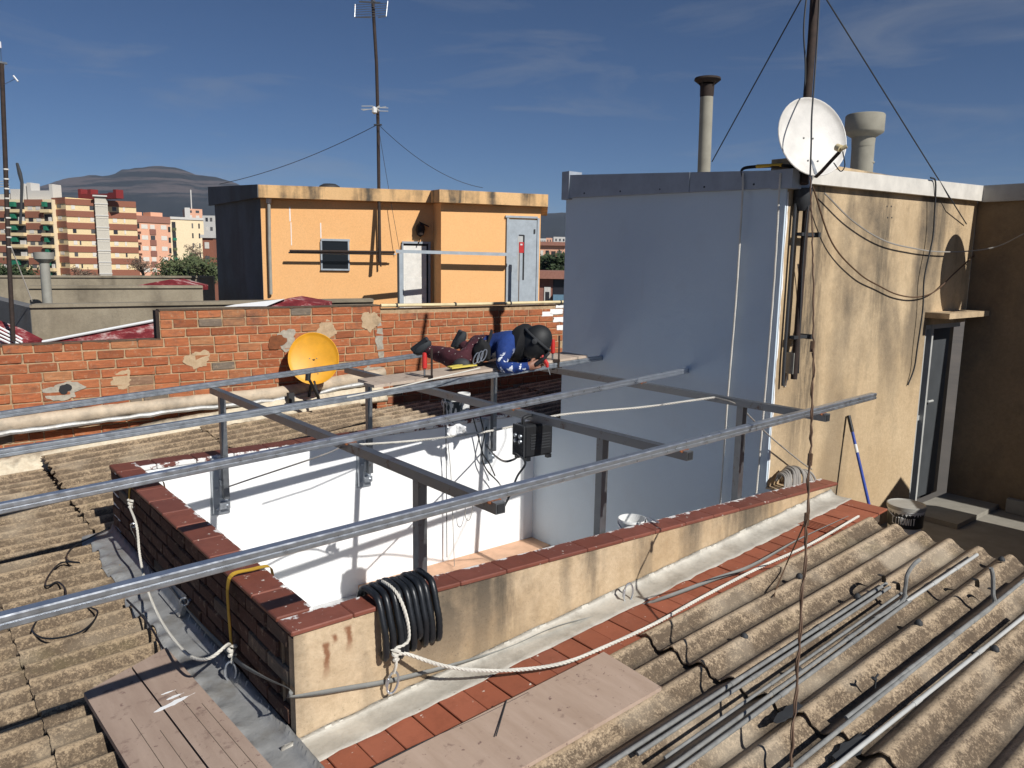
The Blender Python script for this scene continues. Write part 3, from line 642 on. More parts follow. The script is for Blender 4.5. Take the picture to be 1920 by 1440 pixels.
# yellow pipe along the wall top
yp = [Pw(714, 573, .03), Pw(860, 571, .03), Pw(1060, 566, .03), Pw(1120, 565, .03)]
pp = thing('wall_pipe', yp[0], 'pale yellow pipe clipped along the top of the brick wall', 'pipe')
M('pipe', tube(yp, .022, 10), MAT['pvc_cream'], pp, True)
for t_ in (.06, .3, .55, .8):
    q = yp[0].lerp(yp[-1], t_); M('pipe_clip', tube([q-wu*.012, q+wu*.012], .026, 10), MAT['charcoal'], pp)
# sagging foil covered gutter on the wall
gt = thing('foil_gutter', Pw(0, 800), 'foil wrapped gutter along the foot of the long brick wall', 'gutter')
g0 = [(-60, 800), (0, 797), (100, 785), (200, 772), (300, 760), (420, 747), (530, 735), (640, 715), (720, 700)]
r_ = random.Random(12)
pth = smooth_path([Pw(x, y, .06) for x, y in g0], 5)
rows = []
for k in range(9):
    a = math.pi*(-.42+1.0*k/8); rows.append([p + wnrm*(math.cos(a)*.065*(.93+.14*r_.random())) + Z*(math.sin(a)*.07 + r_.uniform(-.004, .004)) for p in pth])
M('gutter_body', sheet(rows, wnrm*-.004), MAT['foil_tan'], gt, 'all')
M('gutter_lip', tube([p + wnrm*.055 - Z*.072 + Z*r_.uniform(-.008, .008) for p in pth], [.022+.008*r_.random() for _ in pth], 8), MAT['foil_shiny'], gt, True)
# cream mortar fillet
ml = thing('mortar_fillet', Pw(0, 870), 'cream mortar fillet sealing the corrugated roof to the wall', 'mortar')
f0 = [(-60, 900), (0, 885), (100, 862), (200, 836), (300, 812), (400, 790), (500, 768), (600, 752), (720, 735)]
rows = [[], [], []]
for (x, y) in f0:
    q = Pw(x, y, .16); rows[0].append(q + Vector((0, -.10, -.05+r_.uniform(-.01, .01)))); rows[1].append(q + Vector((0, .03, .07+r_.uniform(-.015, .015)))); rows[2].append(q + Vector((0, .13, .11)))
def refine(row, k=9): return [p + Vector((0, r_.uniform(-.012, .012), r_.uniform(-.009, .009))) for p in smooth_path(row, k)]
M('fillet', sheet([refine(r__) for r__ in rows], (0, 0, -.05)), MAT['cream_mortar'], ml, 'all')
# loose lumps of mortar
for i, (px, py, s) in enumerate(((245, 838, .05), (410, 812, .04), (575, 755, .045), (262, 842, .03))):
    q = Pr(px, py, .05); v, f = lathe([(.001, .9), (.6, .75), (1, .2), (.8, -.3), (.001, -.5)], n=9)
    o = M('mortar_lump', ([(q.x+a*s*1.5*rng.uniform(.7, 1.2), q.y+b*s*rng.uniform(.7, 1.2), q.z+c*s*.8) for a, b, c in v], f), MAT['cream_mortar'] if i % 2 else MAT['white_rag'])
    tag(o, ['pale mortar lump lying left on the sunny corrugated roof', 'flat cream mortar lump by the first back post', 'brown mortar lump under the yellow dish', 'small crumb of mortar beside a pale lump'][i], 'rubble')

# ================================================================ steel frame over the light well
def zrail(X): return 1.02+.03*X
def rail_pt(px, py):                                      # picture ray -> rail height
    d = ray(px, py); t = (1.02-CAM.z)/(d.z-.03*d.x); return CAM + d*t
fr = thing('steel_pergola', (3.2, 4.4, .5), 'galvanised steel frame of rails and posts over the light well', 'frame')
def rail(name, a, b, w, h, mat, ribs=True):
    a, b = Vector(a), Vector(b); t = (b-a).normalized(); s = Vector((t.y, -t.x, 0)).normalized(); u = s.cross(t).normalized()
    if u.z < 0: u = -u
    k = .30
    pr = [(-w/2, -h/2*.8), (-w/2*.8, -h/2), (w/2*.8, -h/2), (w/2, -h/2*.8), (w/2, -h*.10), (w/2-.005, -h*.05), (w/2-.005, h*.05), (w/2, h*.10), (w/2, h/2*.8), (w/2*.8, h/2), (-w/2*.8, h/2), (-w/2, h/2*.8)]
    v = [tuple(a+s*x+u*y) for x, y in pr] + [tuple(b+s*x+u*y) for x, y in pr]; n = len(pr)
    f = [(i, (i+1) % n, n+(i+1) % n, n+i) for i in range(n)] + [tuple(range(n))[::-1], tuple(range(n, 2*n))]
    f = [q[::-1] for q in f]
    return M(name, (v, f), MAT[mat], fr)
def ext(a, b, X):                                         # extend the line a-b to X
    return a + (b-a)*((X-a.x)/(b.x-a.x))
R1a, R1b = rail_pt(0, 1165), rail_pt(1638, 742); R2a, R2b = rail_pt(0, 953), rail_pt(1306, 691)
R3a, R3b = rail_pt(0, 850), rail_pt(1152, 667); R4a, R4b = rail_pt(0, 778), rail_pt(800, 664)
RL = []
for (a, b, w, mt) in ((R1a, R1b, .043, 'galvanised'), (R2a, R2b, .043, 'galvanised'), (R3a, R3b, .045, 'galvanised_dull'), (R4a, R4b, .045, 'galvanised_dull')):
    rail('rail', ext(a, b, -1.6), b, w, .043, mt); RL.append((a, b))
for a, b in RL[:3]:                                       # open channel ends
    t = (b-a).normalized(); M('rail_end', join(obox(b+t*.002, Vector((t.y, -t.x, 0))*.012, t*.002, (0, 0, .013))), MAT['charcoal'], fr)
ZB = .048
def cross_end(px, py, X): q = Px(px, py, X); return q
for X, pf_, pb_ in ((1.93, (903, 942), (398, 724)), (3.18, (1258, 850), (636, 690)), (4.55, (1520, 779), (1036, 684))):
    zc = zrail(X)-.0215-ZB/2-.001
    yf = Px(pf_[0], pf_[1], X).y; ybk = Px(pb_[0], pb_[1], X).y; ybk = min(ybk, 6.5)
    d_ = ray(*pf_); yf = min(2.42, yf)
    ybk = {1.93: R4a.lerp(R4b, .33).y+.06, 3.18: R4a.lerp(R4b, .72).y+.06, 4.55: 5.9}[X]
    M('cross_beam', join(obox((X, (yf+ybk)/2, zc), (.025, 0, 0), (0, (ybk-yf)/2, 0), (0, 0, ZB/2))), MAT['dark_steel'], fr)
    M('beam_mouth', obox((X, yf-.001, zc), (.019, 0, 0), (0, .002, 0), (0, 0, .018)), MAT['dark_gap'], fr)
    zp = zc-ZB/2-.001
    M('post', obox((X, 3.045, (zp-.55)/2), (.025, 0, 0), (0, .025, 0), (0, 0, (zp+.55)/2)), MAT['dark_steel'], fr)
    M('post', obox((X+.012, 5.85, (zp+.20)/2), (.022, 0, 0), (0, .022, 0), (0, 0, (zp-.20)/2)), MAT['dark_steel'], fr)
    b_ = M('bracket', join(box((X-.075, 5.88, .08), (X-.025, 5.928, .52)), box((X-.03, 5.872, .11), (X+.05, 5.927, .16)), box((X-.03, 5.872, .30), (X+.02, 5.927, .34)), box((X-.085, 5.916, .06), (X+.06, 5.929, .20))), MAT['galvanised_dull'], fr)
    for dx, z in ((-.05, .12), (.03, .135), (-.05, .28)): M('bolt_head', lathe([(.001, .014), (.009, .013), (.010, 0)], (X+dx, 5.872, z), (0, -1, 0), 6), MAT['galvanised'], b_)
    # weld marks where rails cross
    for a, b in RL[:2]:
        q = ext(a, b, X); M('weld_seam', join(*[lathe([(.001, .006), (.009, .004), (.011, 0)], q+Vector((dx, -.018, -.026)), (0, -.6, 1), 7) for dx in (-.03, -.012, .006, .024)]), MAT['rust_orange'], fr, True)

# ================================================================ middle distance: parapets and roofs beyond the brick wall
def wallpix(name, p, q, D0, D1, th, mat, label, cat, zb=-3):     # upright slab from top-left px p to top-right px q at depths D0, D1
    a, b = Pd(*p, D0), Pd(*q, D1); t = (b-a); t.z = 0; t.normalize(); nrm = Vector((t.y, -t.x, 0))
    th_ = thing(name, (a.x, a.y, zb), label, cat)
    M('wall', hexa([(a.x, a.y, zb), (b.x, b.y, zb), tuple(Vector((b.x, b.y, zb))-nrm*th), tuple(Vector((a.x, a.y, zb))-nrm*th), tuple(a), tuple(b), tuple(b-nrm*th), tuple(a-nrm*th)]), MAT[mat], th_)
    M('coping', hexa([tuple(v) for v in (a+nrm*.04, b+nrm*.04, b-nrm*(th+.04), a-nrm*(th+.04), a+nrm*.04+Z*.05, b+nrm*.04+Z*.05, b-nrm*(th+.04)+Z*.05, a-nrm*(th+.04)+Z*.05)]), MAT['concrete_old'], th_)
    return th_
c1 = wallpix('concrete_parapet', (57, 577), (700, 566), 12.0, 13.6, .3, 'concrete_old', 'near grey concrete parapet block behind the brick wall', 'parapet')
a = Pd(57, 577, 12.0); b = Pd(-60, 548, 13.6)
M('wall', hexa([(b.x, b.y, -3), (a.x-.01, a.y-.01, -3), (a.x+.2, a.y+.3, -3), (b.x+.2, b.y+.3, -3), (b.x, b.y, b.z), (a.x-.01, a.y-.01, a.z), (a.x+.2, a.y+.3, a.z-.002), (b.x+.2, b.y+.3, b.z-.002)]), MAT['grey_side'], c1)
wallpix('concrete_parapet', (54, 541), (380, 540), 15.5, 17.0, .3, 'concrete_old', 'long stained concrete parapet in the second row', 'parapet')
wallpix('concrete_parapet', (-40, 520), (400, 521), 20, 21.5, .3, 'concrete_old', 'far yellowish concrete parapet in the third row', 'parapet')
def wedge(pts_px, D, dep, mat, label):
    p = [Pd(x, y, D) for x, y in pts_px]; th = thing('painted_roof', p[0], label, 'roof')
    M('roof_sheet', prism(p, Vector((fh.x, fh.y, .0))*dep), MAT[mat], th)
    return th
w1 = wedge([(85, 642), (300, 600), (330, 597), (330, 660), (85, 660)], 10.6, .9, 'red_roof', 'peeling dark red painted roof slope behind the brick wall step')
M('ridge_strip', tube([Pd(80, 641, 10.58), Pd(200, 618, 10.58), Pd(305, 598, 10.58)], .02, 8), MAT['white_paint'], w1)
w2 = wedge([(440, 576), (520, 566), (540, 559), (600, 570), (600, 590), (430, 590)], 12.0, .8, 'red_roof', 'low dark red roof edge with white paint under the orange house')
M('ridge_strip', hexa([Pd(420, 575, 11.95), Pd(500, 574, 11.95), Pd(500, 574, 12.3), Pd(420, 575, 12.3), Pd(440, 571, 11.95), Pd(535, 560, 11.95), Pd(535, 560, 12.4), Pd(440, 571, 12.4)]), MAT['white_paint'], w2)
w3 = wedge([(240, 538), (318, 524), (365, 536), (365, 545), (240, 545)], 18, .8, 'red_roof', 'small dark red roof between two concrete parapets')
w4 = wedge([(-60, 600), (0, 622), (40, 642), (40, 660), (-60, 660)], 11.0, .5, 'red_roof', 'red and white flaking roof corner at the left picture edge')
for k in range(4): M('white_lath', tube([Pd(-30, 598+k*8, 10.95), Pd(42, 636+k*6, 10.95)], .014, 6), MAT['white_paint'], w4)
# grey vent pipe
p0 = Pd(87, 540, 14.5); vp = thing('vent_pipe', p0, 'grey vent pipe with broad cap beyond the brick wall', 'chimney')
M('pipe', lathe([(.085, -.4), (.085, .46)], p0, n=16), MAT['pvc_grey'], vp, True)
M('cap', lathe([(.085, .46), (.17, .54), (.175, .66), (.001, .67)], p0, n=18), MAT['pvc_grey'], vp, True)
# left mast at the picture edge
def mast(px_list, D, r, mat, label, cat='mast', name='antenna_mast'):
    pts = [Pd(x, y, D) for x, y in px_list]; th = thing(name, pts[-1], label, cat)
    M('pole', tube(pts, r, 10), MAT[mat], th, True); return th, pts
ma, pts = mast([(3, 120), (10, 300), (16, 470), (25, 640)], 10.9, .030, 'rust_pipe', 'tall rusty antenna mast at the left picture edge')
M('mast_head', join(obox(pts[0]+Z*.02, (.07, .02, 0), (0, .02, 0), (0, 0, .012)), tube([pts[0]-RT*.04, pts[0]-Z*.2], .006, 6), tube([pts[0]+RT*.04, pts[0]-Z*.2], .006, 6)), MAT['dark_steel'], ma)
for k in range(9): M('step_ring', lathe([(.034, -.01), (.036, 0), (.034, .01)], pts[0].lerp(pts[-1], .38+k*.035), n=8), MAT['white_metal'], ma)
M('yagi_elements', join(*[tube([Pd(-30, 340+k*5, 10.9), Pd(14+k*2, 340+k*5, 10.9)], .006, 5) for k in range(3)]), MAT['alu'], ma)
M('antenna_tip', tube([Pd(25, 142, 10.8), Pd(34, 153, 10.8)], .012, 5), MAT['white_plastic'], ma); M('antenna_tip', tube([Pd(0, 78, 10.8), Pd(1, 90, 10.8)], .012, 5), MAT['white_plastic'], ma); M('antenna_boom', tube([Pd(29.5, 147.5, 10.82), Pd(4, 160, 10.9)], .0035, 4), MAT['dark_steel'], ma); M('antenna_boom', tube([Pd(1, 85, 10.82), Pd(3, 125, 10.9)], .004, 4), MAT['dark_steel'], ma)
M('guy_wire', tube([Pd(8, 430, 10.9), Pd(60, 565, 11.9)], .008, 5), MAT['rope_white'], ma)
bt = [Pd(32, 306, 30), Pd(37, 325, 30), Pd(41, 342, 30)]
st_ = thing('whip_antenna', Pd(38, 420, 30), 'short dark bent whip antenna in front of the flats', 'antenna')
M('whip', tube([*bt, Pd(40, 380, 30), Pd(38, 420, 30)], [.05, .08, .06, .05, .05], 7), MAT['charcoal'], st_, True)

# ================================================================ orange rooftop house
def lat(l, d): return Vector((CAM.x + rt.x*l + fh.x*d, CAM.y + rt.y*l + fh.y*d, 0))
oh = thing('orange_house', lat(-4, 18), 'orange painted rooftop house with flat roof and two doors', 'building')
def atdepth(px, py, d):                                   # horizontal depth d
    q = ray(px, py); return CAM + q*(d/(q.dot(fh)))
A0 = atdepth(488, 372, 18.0); A1 = atdepth(812, 383, 18.75); A2 = atdepth(827, 380, 18.1); A3 = atdepth(1014, 390, 18.9)
Al = atdepth(402, 378, 20.8)
zb_ = .2
def upw(p, q, z0, zp, zq, th, mat, nm='wall', par=oh):
    p, q = Vector((p.x, p.y, 0)), Vector((q.x, q.y, 0)); t = (q-p).normalized(); nr = Vector((t.y, -t.x, 0))
    return M(nm, hexa([p+Z*z0, q+Z*z0, q-nr*th+Z*z0, p-nr*th+Z*z0, p+Z*zp, q+Z*zq, q-nr*th+Z*zq, p-nr*th+Z*zp]), MAT[mat], par)
Bk = A3 + fh*3.5; Bl = Al + fh*1.0
ZT = A0.z
upw(A0, A1, zb_, A0.z, A0.z, .25, 'orange_paint'); upw(A1 + Vector((wu.x*.0, 0, 0)), A2, zb_, A0.z-.001, A2.z, .2, 'orange_paint', 'return_wall'); upw(A2, A3, zb_, A2.z, A2.z, .25, 'orange_paint')
upw(Al, A0 - rt*.004, zb_, atdepth(395, 368, 20.8).z, A0.z, .2, 'grey_side', 'side_wall')
upw(A3 + rt*.003, Bk, zb_, A2.z, A2.z, .2, 'orange_paint', 'end_wall')
def slab(ps, z0, z1, mat, nm):
    n = len(ps); v = [(p.x, p.y, z0[i]) for i, p in enumerate(ps)] + [(p.x, p.y, z1[i]) for i, p in enumerate(ps)]
    return M(nm, (v, [tuple(range(n))[::-1], tuple(range(n, 2*n))] + [(i, (i+1) % n, n+(i+1) % n, n+i) for i in range(n)]), MAT[mat], oh)
c0 = atdepth(484, 346, 17.75); c1_ = atdepth(808, 356, 18.55); c2 = atdepth(824, 355, 17.85); c3 = atdepth(1028, 364, 18.75); cl = atdepth(391, 352, 20.9)
bz = atdepth(484, 370, 17.75).z; bz2 = atdepth(824, 379, 17.85).z
slab([c0, c1_, c2, c3, Bk+rt*.3, Bl], [bz, bz, bz2, bz2, bz2, bz], [c0.z, c0.z, c2.z, c2.z, c2.z, cl.z], 'orange_coping', 'roof_coping')
sd = (Al-A0); sd.z = 0; sd.normalize(); sn = Vector((sd.y, -sd.x, 0))
if sn.dot(fh) > 0: sn = -sn
upw(cl-rt*.02, c0-rt*.02, bz, cl.z+.02, c0.z+.004, .06, 'grey_side', 'side_coping')
# facade local helper
fu1 = (A1-A0); fu1.z = 0; fu1.normalize(); fn1 = Vector((fu1.y, -fu1.x, 0))
fu2 = (A3-A2); fu2.z = 0; fu2.normalize(); fn2 = Vector((fu2.y, -fu2.x, 0))
def Pf(x, y, which=1, off=0):
    o_, nr = (A0, fn1) if which == 1 else (A2, fn2); d = ray(x, y); t = (o_+nr*off-CAM).dot(nr)/d.dot(nr); return CAM + d*t
def fbox(x0, y0, x1, y1, d0, d1, which=1):
    nr = fn1 if which == 1 else fn2; a, b, c, d = Pf(x0, y1, which), Pf(x1, y1, which), Pf(x0, y0, which), Pf(x1, y0, which)
    a.z = b.z = (a.z+b.z)/2; c.z = d.z = (c.z+d.z)/2; c.x, c.y, d.x, d.y = a.x, a.y, b.x, b.y
    return hexa([a+nr*d1, b+nr*d1, b+nr*d0, a+nr*d0, c+nr*d1, d+nr*d1, d+nr*d0, c+nr*d0])
wn_ = M('window', fbox(605, 452, 653, 504, .003, .012), MAT['glass_dark'], oh)
M('frame', join(fbox(602, 448, 656, 452, .003, .04), fbox(602, 504, 656, 507, .003, .06), fbox(602, 452, 605, 504, .003, .04), fbox(653, 452, 656, 504, .003, .04), fbox(605, 470, 653, 472, .012, .02)), MAT['grey_paint'], wn_)
d1 = M('door', join(fbox(757, 461, 799.5, 580, .004, .02)), MAT['door_white'], oh)
M('lower_panel', fbox(760, 520, 796, 578, .02, .026), MAT['door_white'], d1)
M('door_frame', join(fbox(754, 453, 807, 457, .003, .06), fbox(754, 457, 757, 580, .003, .06), fbox(803, 457, 807, 580, .003, .06)), MAT['grey_paint'], oh)
M('door_gap', join(fbox(757, 457, 803, 461, .0035, .008), fbox(799.5, 461, 803, 580, .0035, .008)), MAT['dark_gap'], oh)
d2 = M('door', fbox(951, 412, 1003, 590, .004, .03, 2), MAT['grey_paint'], oh)
M('door_frame', join(fbox(947, 405, 1007, 409, .003, .05, 2), fbox(947, 409, 951, 590, .003, .05, 2), fbox(1003, 409, 1007, 590, .003, .05, 2)), MAT['grey_paint'], oh)
M('window_slot', join(fbox(978.5, 441, 981.5, 525, .03, .034, 2), fbox(972, 440, 981.5, 442.5, .03, .034, 2)), MAT['dark_gap'], d2)
M('slot_glass', fbox(969, 443, 978, 526, .03, .033, 2), MAT['alu'], d2)
M('red_notice', fbox(972, 454, 981, 474, .036, .042, 2), MAT['red_sign'], d2)
M('notice_print', fbox(974.5, 457, 978.5, 460, .042, .044, 2), MAT['label_white'], d2)
M('lock_plate', fbox(952, 497, 959, 509, .03, .04, 2), MAT['alu'], d2)
M('hinge', fbox(1000, 430, 1002.5, 438, .03, .05, 2), MAT['charcoal'], d2)
# downpipe
M('downpipe', tube([Pf(504, 372, 1, .07), Pf(505, 450, 1, .07), Pf(508, 552, 1, .07)], .04, 10), MAT['pvc_grey'], oh, True)
M('pipe_head', tube([Pf(504, 369, 1, .07), Pf(504, 381, 1, .07)], .062, 10), MAT['white_metal'], oh, True)
# pale drips
for (x, y0, y1, w) in ((543, 388, 415, .03), (546, 417, 460, .02), (601, 418, 446, .025), (556, 352, 366, .03), (595, 359, 367, .025)):
    if y0 < 370: continue
    M('lime_run', fbox(x, y0, x+w*70, y1, .001, .004), MAT['white_paint'], oh)
# wall lamp over the white door
lp = Pf(788, 431, 1, .10)
M('wall_lamp', join(lathe([(.001, -.17), (.08, -.12), (.115, 0), (.10, .10), (.04, .15)], lp, (0, 0, 1), 12), obox(lp+rt*.09+Z*.13, rt*.11-Z*.05, fh*.06, Z*.015), tube([lp-Z*.2, lp-Z*.35-rt*.05], .012, 5), obox(lp+fh*.06, rt*.03, fh*.08, Z*.03)), MAT['rust_pipe'], oh, True)
# dome vent on the roof
M('roof_vent', lathe([(.26, -.06), (.24, .0), (.15, .05), (.001, .065)], atdepth(618, 349, 19), n=14), MAT['charcoal'], oh, True)

# antenna mast in front of the orange facade
fm = thing('antenna_mast', Pf(711, 500, 1, .2), 'tall thin television mast standing against the orange house', 'mast')
D_ = (Pf(711, 480, 1, .36)-CAM).dot(FW)
top = Pd(697, -30, D_*.998)
M('pole', tube([Pd(694, -90, D_*.997), top, Pd(706, 120, D_*.999), Pd(709, 240, D_), Pf(712, 492, 1, .36)], .038, 10), MAT['rust_pipe'], fm, True)
M('cross_arm', tube([Pf(543, 470.5, 1, .3), Pf(740, 473, 1, .3)], .028, 8), MAT['rust_pipe'], fm, True)
M('cross_pipe', tube([Pf(541, 473.5, 1, .25), Pf(742, 477, 1, .25)], .02, 8), MAT['galvanised_dull'], fm, True)
M('lower_sleeve', tube([Pf(711.5, 375, 1, .13), Pf(714, 500, 1, .13)], .02, 8), MAT['rust_pipe'], fm, True)
def seg(x0, y0, x1, y1, r=.010): return tube([Pd(x0, y0, D_*.99), Pd(x1, y1, D_*.99)], r, 5)
M('yagi_small', join(seg(678, 199, 699, 199), seg(677, 205, 700, 205), seg(710, 202, 728, 202.5), seg(708, 208, 728, 208.5), seg(699, 207, 712, 199, .02), seg(699, 200, 712, 208, .016), seg(680, 207, 724, 200, .008)), MAT['alu'], fm)
M('antenna_box', lathe([(.001, -.09), (.06, -.05), (.06, .05), (.001, .09)], Pd(702, 207, D_*.985), n=8), MAT['white_plastic'], fm, True)
grid = [seg(666, 8, 665, 32, .016), seg(727, 2, 724, 31, .014), seg(665, 32, 696, 33, .012), seg(709, 33, 724, 31, .01)] + [seg(667, 9+4.6*k, 725, 6+4.6*k, .007) for k in range(6)] + [seg(673, 3, 713, 5, .018), seg(690, -8, 703, 5, .03)]
M('antenna_grid', join(*grid), MAT['dark_steel'], fm)
M('guy_ring', obox(Pd(708.5, 234, D_*.99), RT*.09, UP*.012, FW*.02), MAT['charcoal'], fm)
M('guy_wire', join(tube(sag(Pd(707, 234, D_*.99), Pd(412, 345, 20.5), .15), .008, 4), tube(sag(Pd(711, 235, D_*.99), Pd(905, 352, 20.5), .25), .007, 4), tube(sag(Pd(709, 235, D_*.99), Pf(749, 468, 1, .2), .05), .006, 4)), MAT['charcoal'], fm)
# square tube goal frame
gf = thing('pipe_gate', Pf(745, 570, 2, .4), 'grey square tube gate frame across the orange facade', 'gate')
M('top_bar', hexa([Pf(742, 474, 2, .34), Pf(968, 480.5, 2, .34), Pf(968, 480.5, 2, .42), Pf(742, 474, 2, .42), Pf(742, 468, 2, .34), Pf(968, 474.5, 2, .34), Pf(968, 474.5, 2, .42), Pf(742, 468, 2, .42)]), MAT['grey_paint'], gf)
for (xa, xb) in ((743, 749), (962, 967)): M('gate_post', fbox(xa, 475, xb, 590, .345, .415, 2), MAT['grey_paint'], gf)
M('dark_bar', fbox(740, 475, 743, 590, .35, .40, 2), MAT['charcoal'], gf)
# ================================================================ far blocks of flats
def facade(name, label, px0, px1, ytop, D, dep, mat, storeys, pitch, cat='apartment building', tilt=0, bot=640, skewtop=0, group='blocks of flats beyond the roofs'):
    a = atdepth(px0, ytop, D); b = atdepth(px1, ytop+skewtop, D+tilt); b.z = a.z
    u = b-a; W = u.length; u.normalize(); n = Vector((u.y, -u.x, 0)); z0 = -12
    th = thing(name, (a.x, a.y, z0), label, cat, group)
    M('wall', hexa([a*1+Z*(z0-a.z), b+Z*(z0-b.z), b-n*dep+Z*(z0-b.z), a-n*dep+Z*(z0-a.z), a, b, b-n*dep, a-n*dep]), MAT[mat], th)
    def bx(x0, x1, y0, y1, d0, d1, mt, nm, par=th):        # x in 0..1 across, y in metres below the top
        p, q = a+u*(W*x0), a+u*(W*x1)
        return M(nm, hexa([p-Z*y1+n*d1, q-Z*y1+n*d1, q-Z*y1+n*d0, p-Z*y1+n*d0, p-Z*y0+n*d1, q-Z*y0+n*d1, q-Z*y0+n*d0, p-Z*y0+n*d0]), MAT[mt], par)
    return th, bx, W
PXM = 200/F                                                # metres per pixel at 200 m
def win(bx, xc, w, y, h, sh=False):
    o = bx(xc-w/2, xc+w/2, y, y+h, .02, .06, 'shutter' if sh else 'window_far', 'window'); return o
st = 21.4*PXM
# striped block
th, bx, W = facade('apartment_block', 'brown and cream striped block of flats with outside stair tower', 122, 254, 372, 200, 14, 'cream_far', 7, st, tilt=8)
th['group'] = 'blocks of flats beyond the roofs'
for k in range(8):
    bx(0, 1, k*st, k*st+.52*st, .003, .18, 'brick_far', 'brick_band')
    if k < 7:
        for xc, w in ((.10, .05), (.17, .022), (.36, .06), (.68, .06), (.82, .025)):
            if rng.random() > .12: win(bx, xc, w, k*st+.55*st, .34*st, rng.random() < .5)
sx = bx(.405, .585, -.6, 26, .02, 1.6, 'stair_far', 'stair_tower')
for k in range(8):
    bx(.40, .59, k*st+.9, k*st+1.15, 1.6, 1.75, 'white_far', 'tower_rail', sx)
    p = .42
    bx(.41, .58, k*st+1.5+.1, k*st+1.62+.1, 1.6, 1.7, 'shutter', 'tower_flight', sx)
bx(.38, .60, -1.1, -.75, -1, 2.2, 'white_far', 'tower_roof', sx)
# its darker shorter return face
th2, bx, W = facade('apartment_block', 'narrow shaded return of the striped block, red roof tank above', 97, 122.2, 371, 203, 10, 'cream_far', 7, st, tilt=-3)
for k in range(8):
    bx(0, 1, k*st, k*st+.52*st, .003, .15, 'brick_far', 'brick_band')
    if k < 7: win(bx, .5, .3, k*st+.56*st, .3*st, rng.random() < .4)
for x0, x1, y0 in ((0, .2, -2.8), (.2, .7, -1.5), (.7, .95, -2.6), (.95, 2.2, -1.3), (2.2, 2.55, -1.5), (2.55, 2.75, -2.2)): bx(x0, x1, y0, -.05, -9, -7, 'red_far', 'roof_tank')
# balcony block at the left
th3, bx, W = facade('apartment_block', 'block of flats with green awnings and balconies at the far left', -25, 97, 374, 205, 14, 'cream_far2', 7, st, tilt=-4)
cols = {'brick': ((.00, .30), (.585, .86)), 'bal': ((.33, .585), (.86, 1.0))}
for k in range(8):
    for a_, b_ in cols['brick']:
        bx(a_, b_, k*st, k*st+.55*st, .003, .2, 'brick_far', 'brick_band')
        if k < 7:
            for f_ in (.28, .72): win(bx, a_+(b_-a_)*f_, .07, k*st+.56*st, .32*st, rng.random() < .6)
    for a_, b_ in cols['bal']:
        bx(a_+.01, b_-.01, k*st+.25*st, k*st+.85*st, .003, .05, 'dark_gap', 'balcony_recess')
        bx(a_, b_, k*st+.85*st, k*st+1.12*st, .05, 1.2, 'cream_far', 'balcony_front')
        if rng.random() < .6: bx(a_+.02, a_+.5*(b_-a_), k*st+.22*st, k*st+.62*st, .06, .9, 'green_awning', 'awning')
        if rng.random() < .6: bx(a_+.6*(b_-a_), b_-.02, k*st+.5*st, k*st+.86*st, .06, .4, 'white_far', 'laundry')
for x0, x1, y0 in ((.28, .42, -2.8), (.44, .5, -4.2), (.54, .6, -4.4), (.6, .88, -2.4), (.88, .93, -4.0), (.0, .25, -1.5)): bx(x0, x1, y0, -.02, -5, -2, 'white_far', 'roof_room')
# pink block
th4, bx, W = facade('apartment_block', 'pink block of flats with brown strips and shuttered windows', 253.5, 318, 405, 215, 14, 'pink_far', 6, st, tilt=8)
bx(0, 1, -.2, 1.6, .003, .3, 'roof_far', 'eaves_band')
for k in range(7):
    bx(.0, .10, 1.9+k*st, 1.9+k*st+.5*st, .003, .04, 'dark_gap', 'balcony_recess'); bx(0, .12, 1.9+k*st+.5*st, 1.9+k*st+.75*st, .04, .8, 'pink_far', 'balcony_front')
    bx(.38, .56, 1.9+k*st+.5*st, 1.9+k*st+1.0*st, .003, .2, 'brown_far', 'brown_panel')
    for xc, w in ((.24, .18), (.47, .13), (.80, .17)): win(bx, xc, w, 1.9+k*st+.08*st, .4*st, rng.random() < .7)
    bx(.93, 1.0, 1.9+k*st+.2*st, 1.9+k*st+.7*st, .003, .04, 'dark_gap', 'balcony_recess')
for x0, x1, y0 in ((.02, .3, -1.2), (.55, .9, -1.4)): bx(x0, x1, y0, -.22, -6, -2, 'pink_far', 'roof_room')
# cream block
th5, bx, W = facade('apartment_block', 'tall plain cream block of flats beside a bare tree', 318, 381, 408, 235, 14, 'cream_far2', 6, st, tilt=6)
for k in range(7):
    bx(.05, .16, 1.2+k*st, 1.2+k*st+.6*st, .003, .06, 'dark_gap', 'balcony_recess'); bx(.05, .16, 1.2+k*st+.6*st, 1.2+k*st+.85*st, .06, .7, 'green_awning' if k % 2 else 'leaf_mid', 'balcony_front')
    for xc in (.66, .86): win(bx, xc, .045, 1.4+k*st, .5*st)
bx(0, 1, -.3, .4, .003, .3, 'white_far', 'parapet_band')
# far tower and grey blocks
th6, bx, W = facade('apartment_block', 'distant pink tower block with white mast on its roof', 346, 379, 391, 420, 14, 'pink_far', 5, st, tilt=4)
for k in range(3):
    for xc in (.3, .72): win(bx, xc, .2, .8+k*2.6, 1.3, k == 1)
bx(0, .3, -.5, 8, .02, .4, 'white_far', 'white_corner'); bx(.38, .44, -10, 0, -2, -1, 'white_far', 'roof_mast')
th7, bx, W = facade('apartment_block', 'far white slab block just left of the orange house', 379, 412, 404, 380, 14, 'white_far', 5, st)
for k in range(6):
    for xc in (.25, .5, .75): win(bx, xc, .14, 1+k*4.4, 1.8, rng.random() < .4)
th8, bx, W = facade('apartment_block', 'low brown brick house end left of the orange house', 379, 400, 444, 150, 8, 'brick_far', 3, st)
for k in range(3): win(bx, .4, .4, 1+k*2.6, 1.2, k == 0)
bx(-.1, 1.1, -.4, .2, -8, .4, 'white_far', 'eaves')
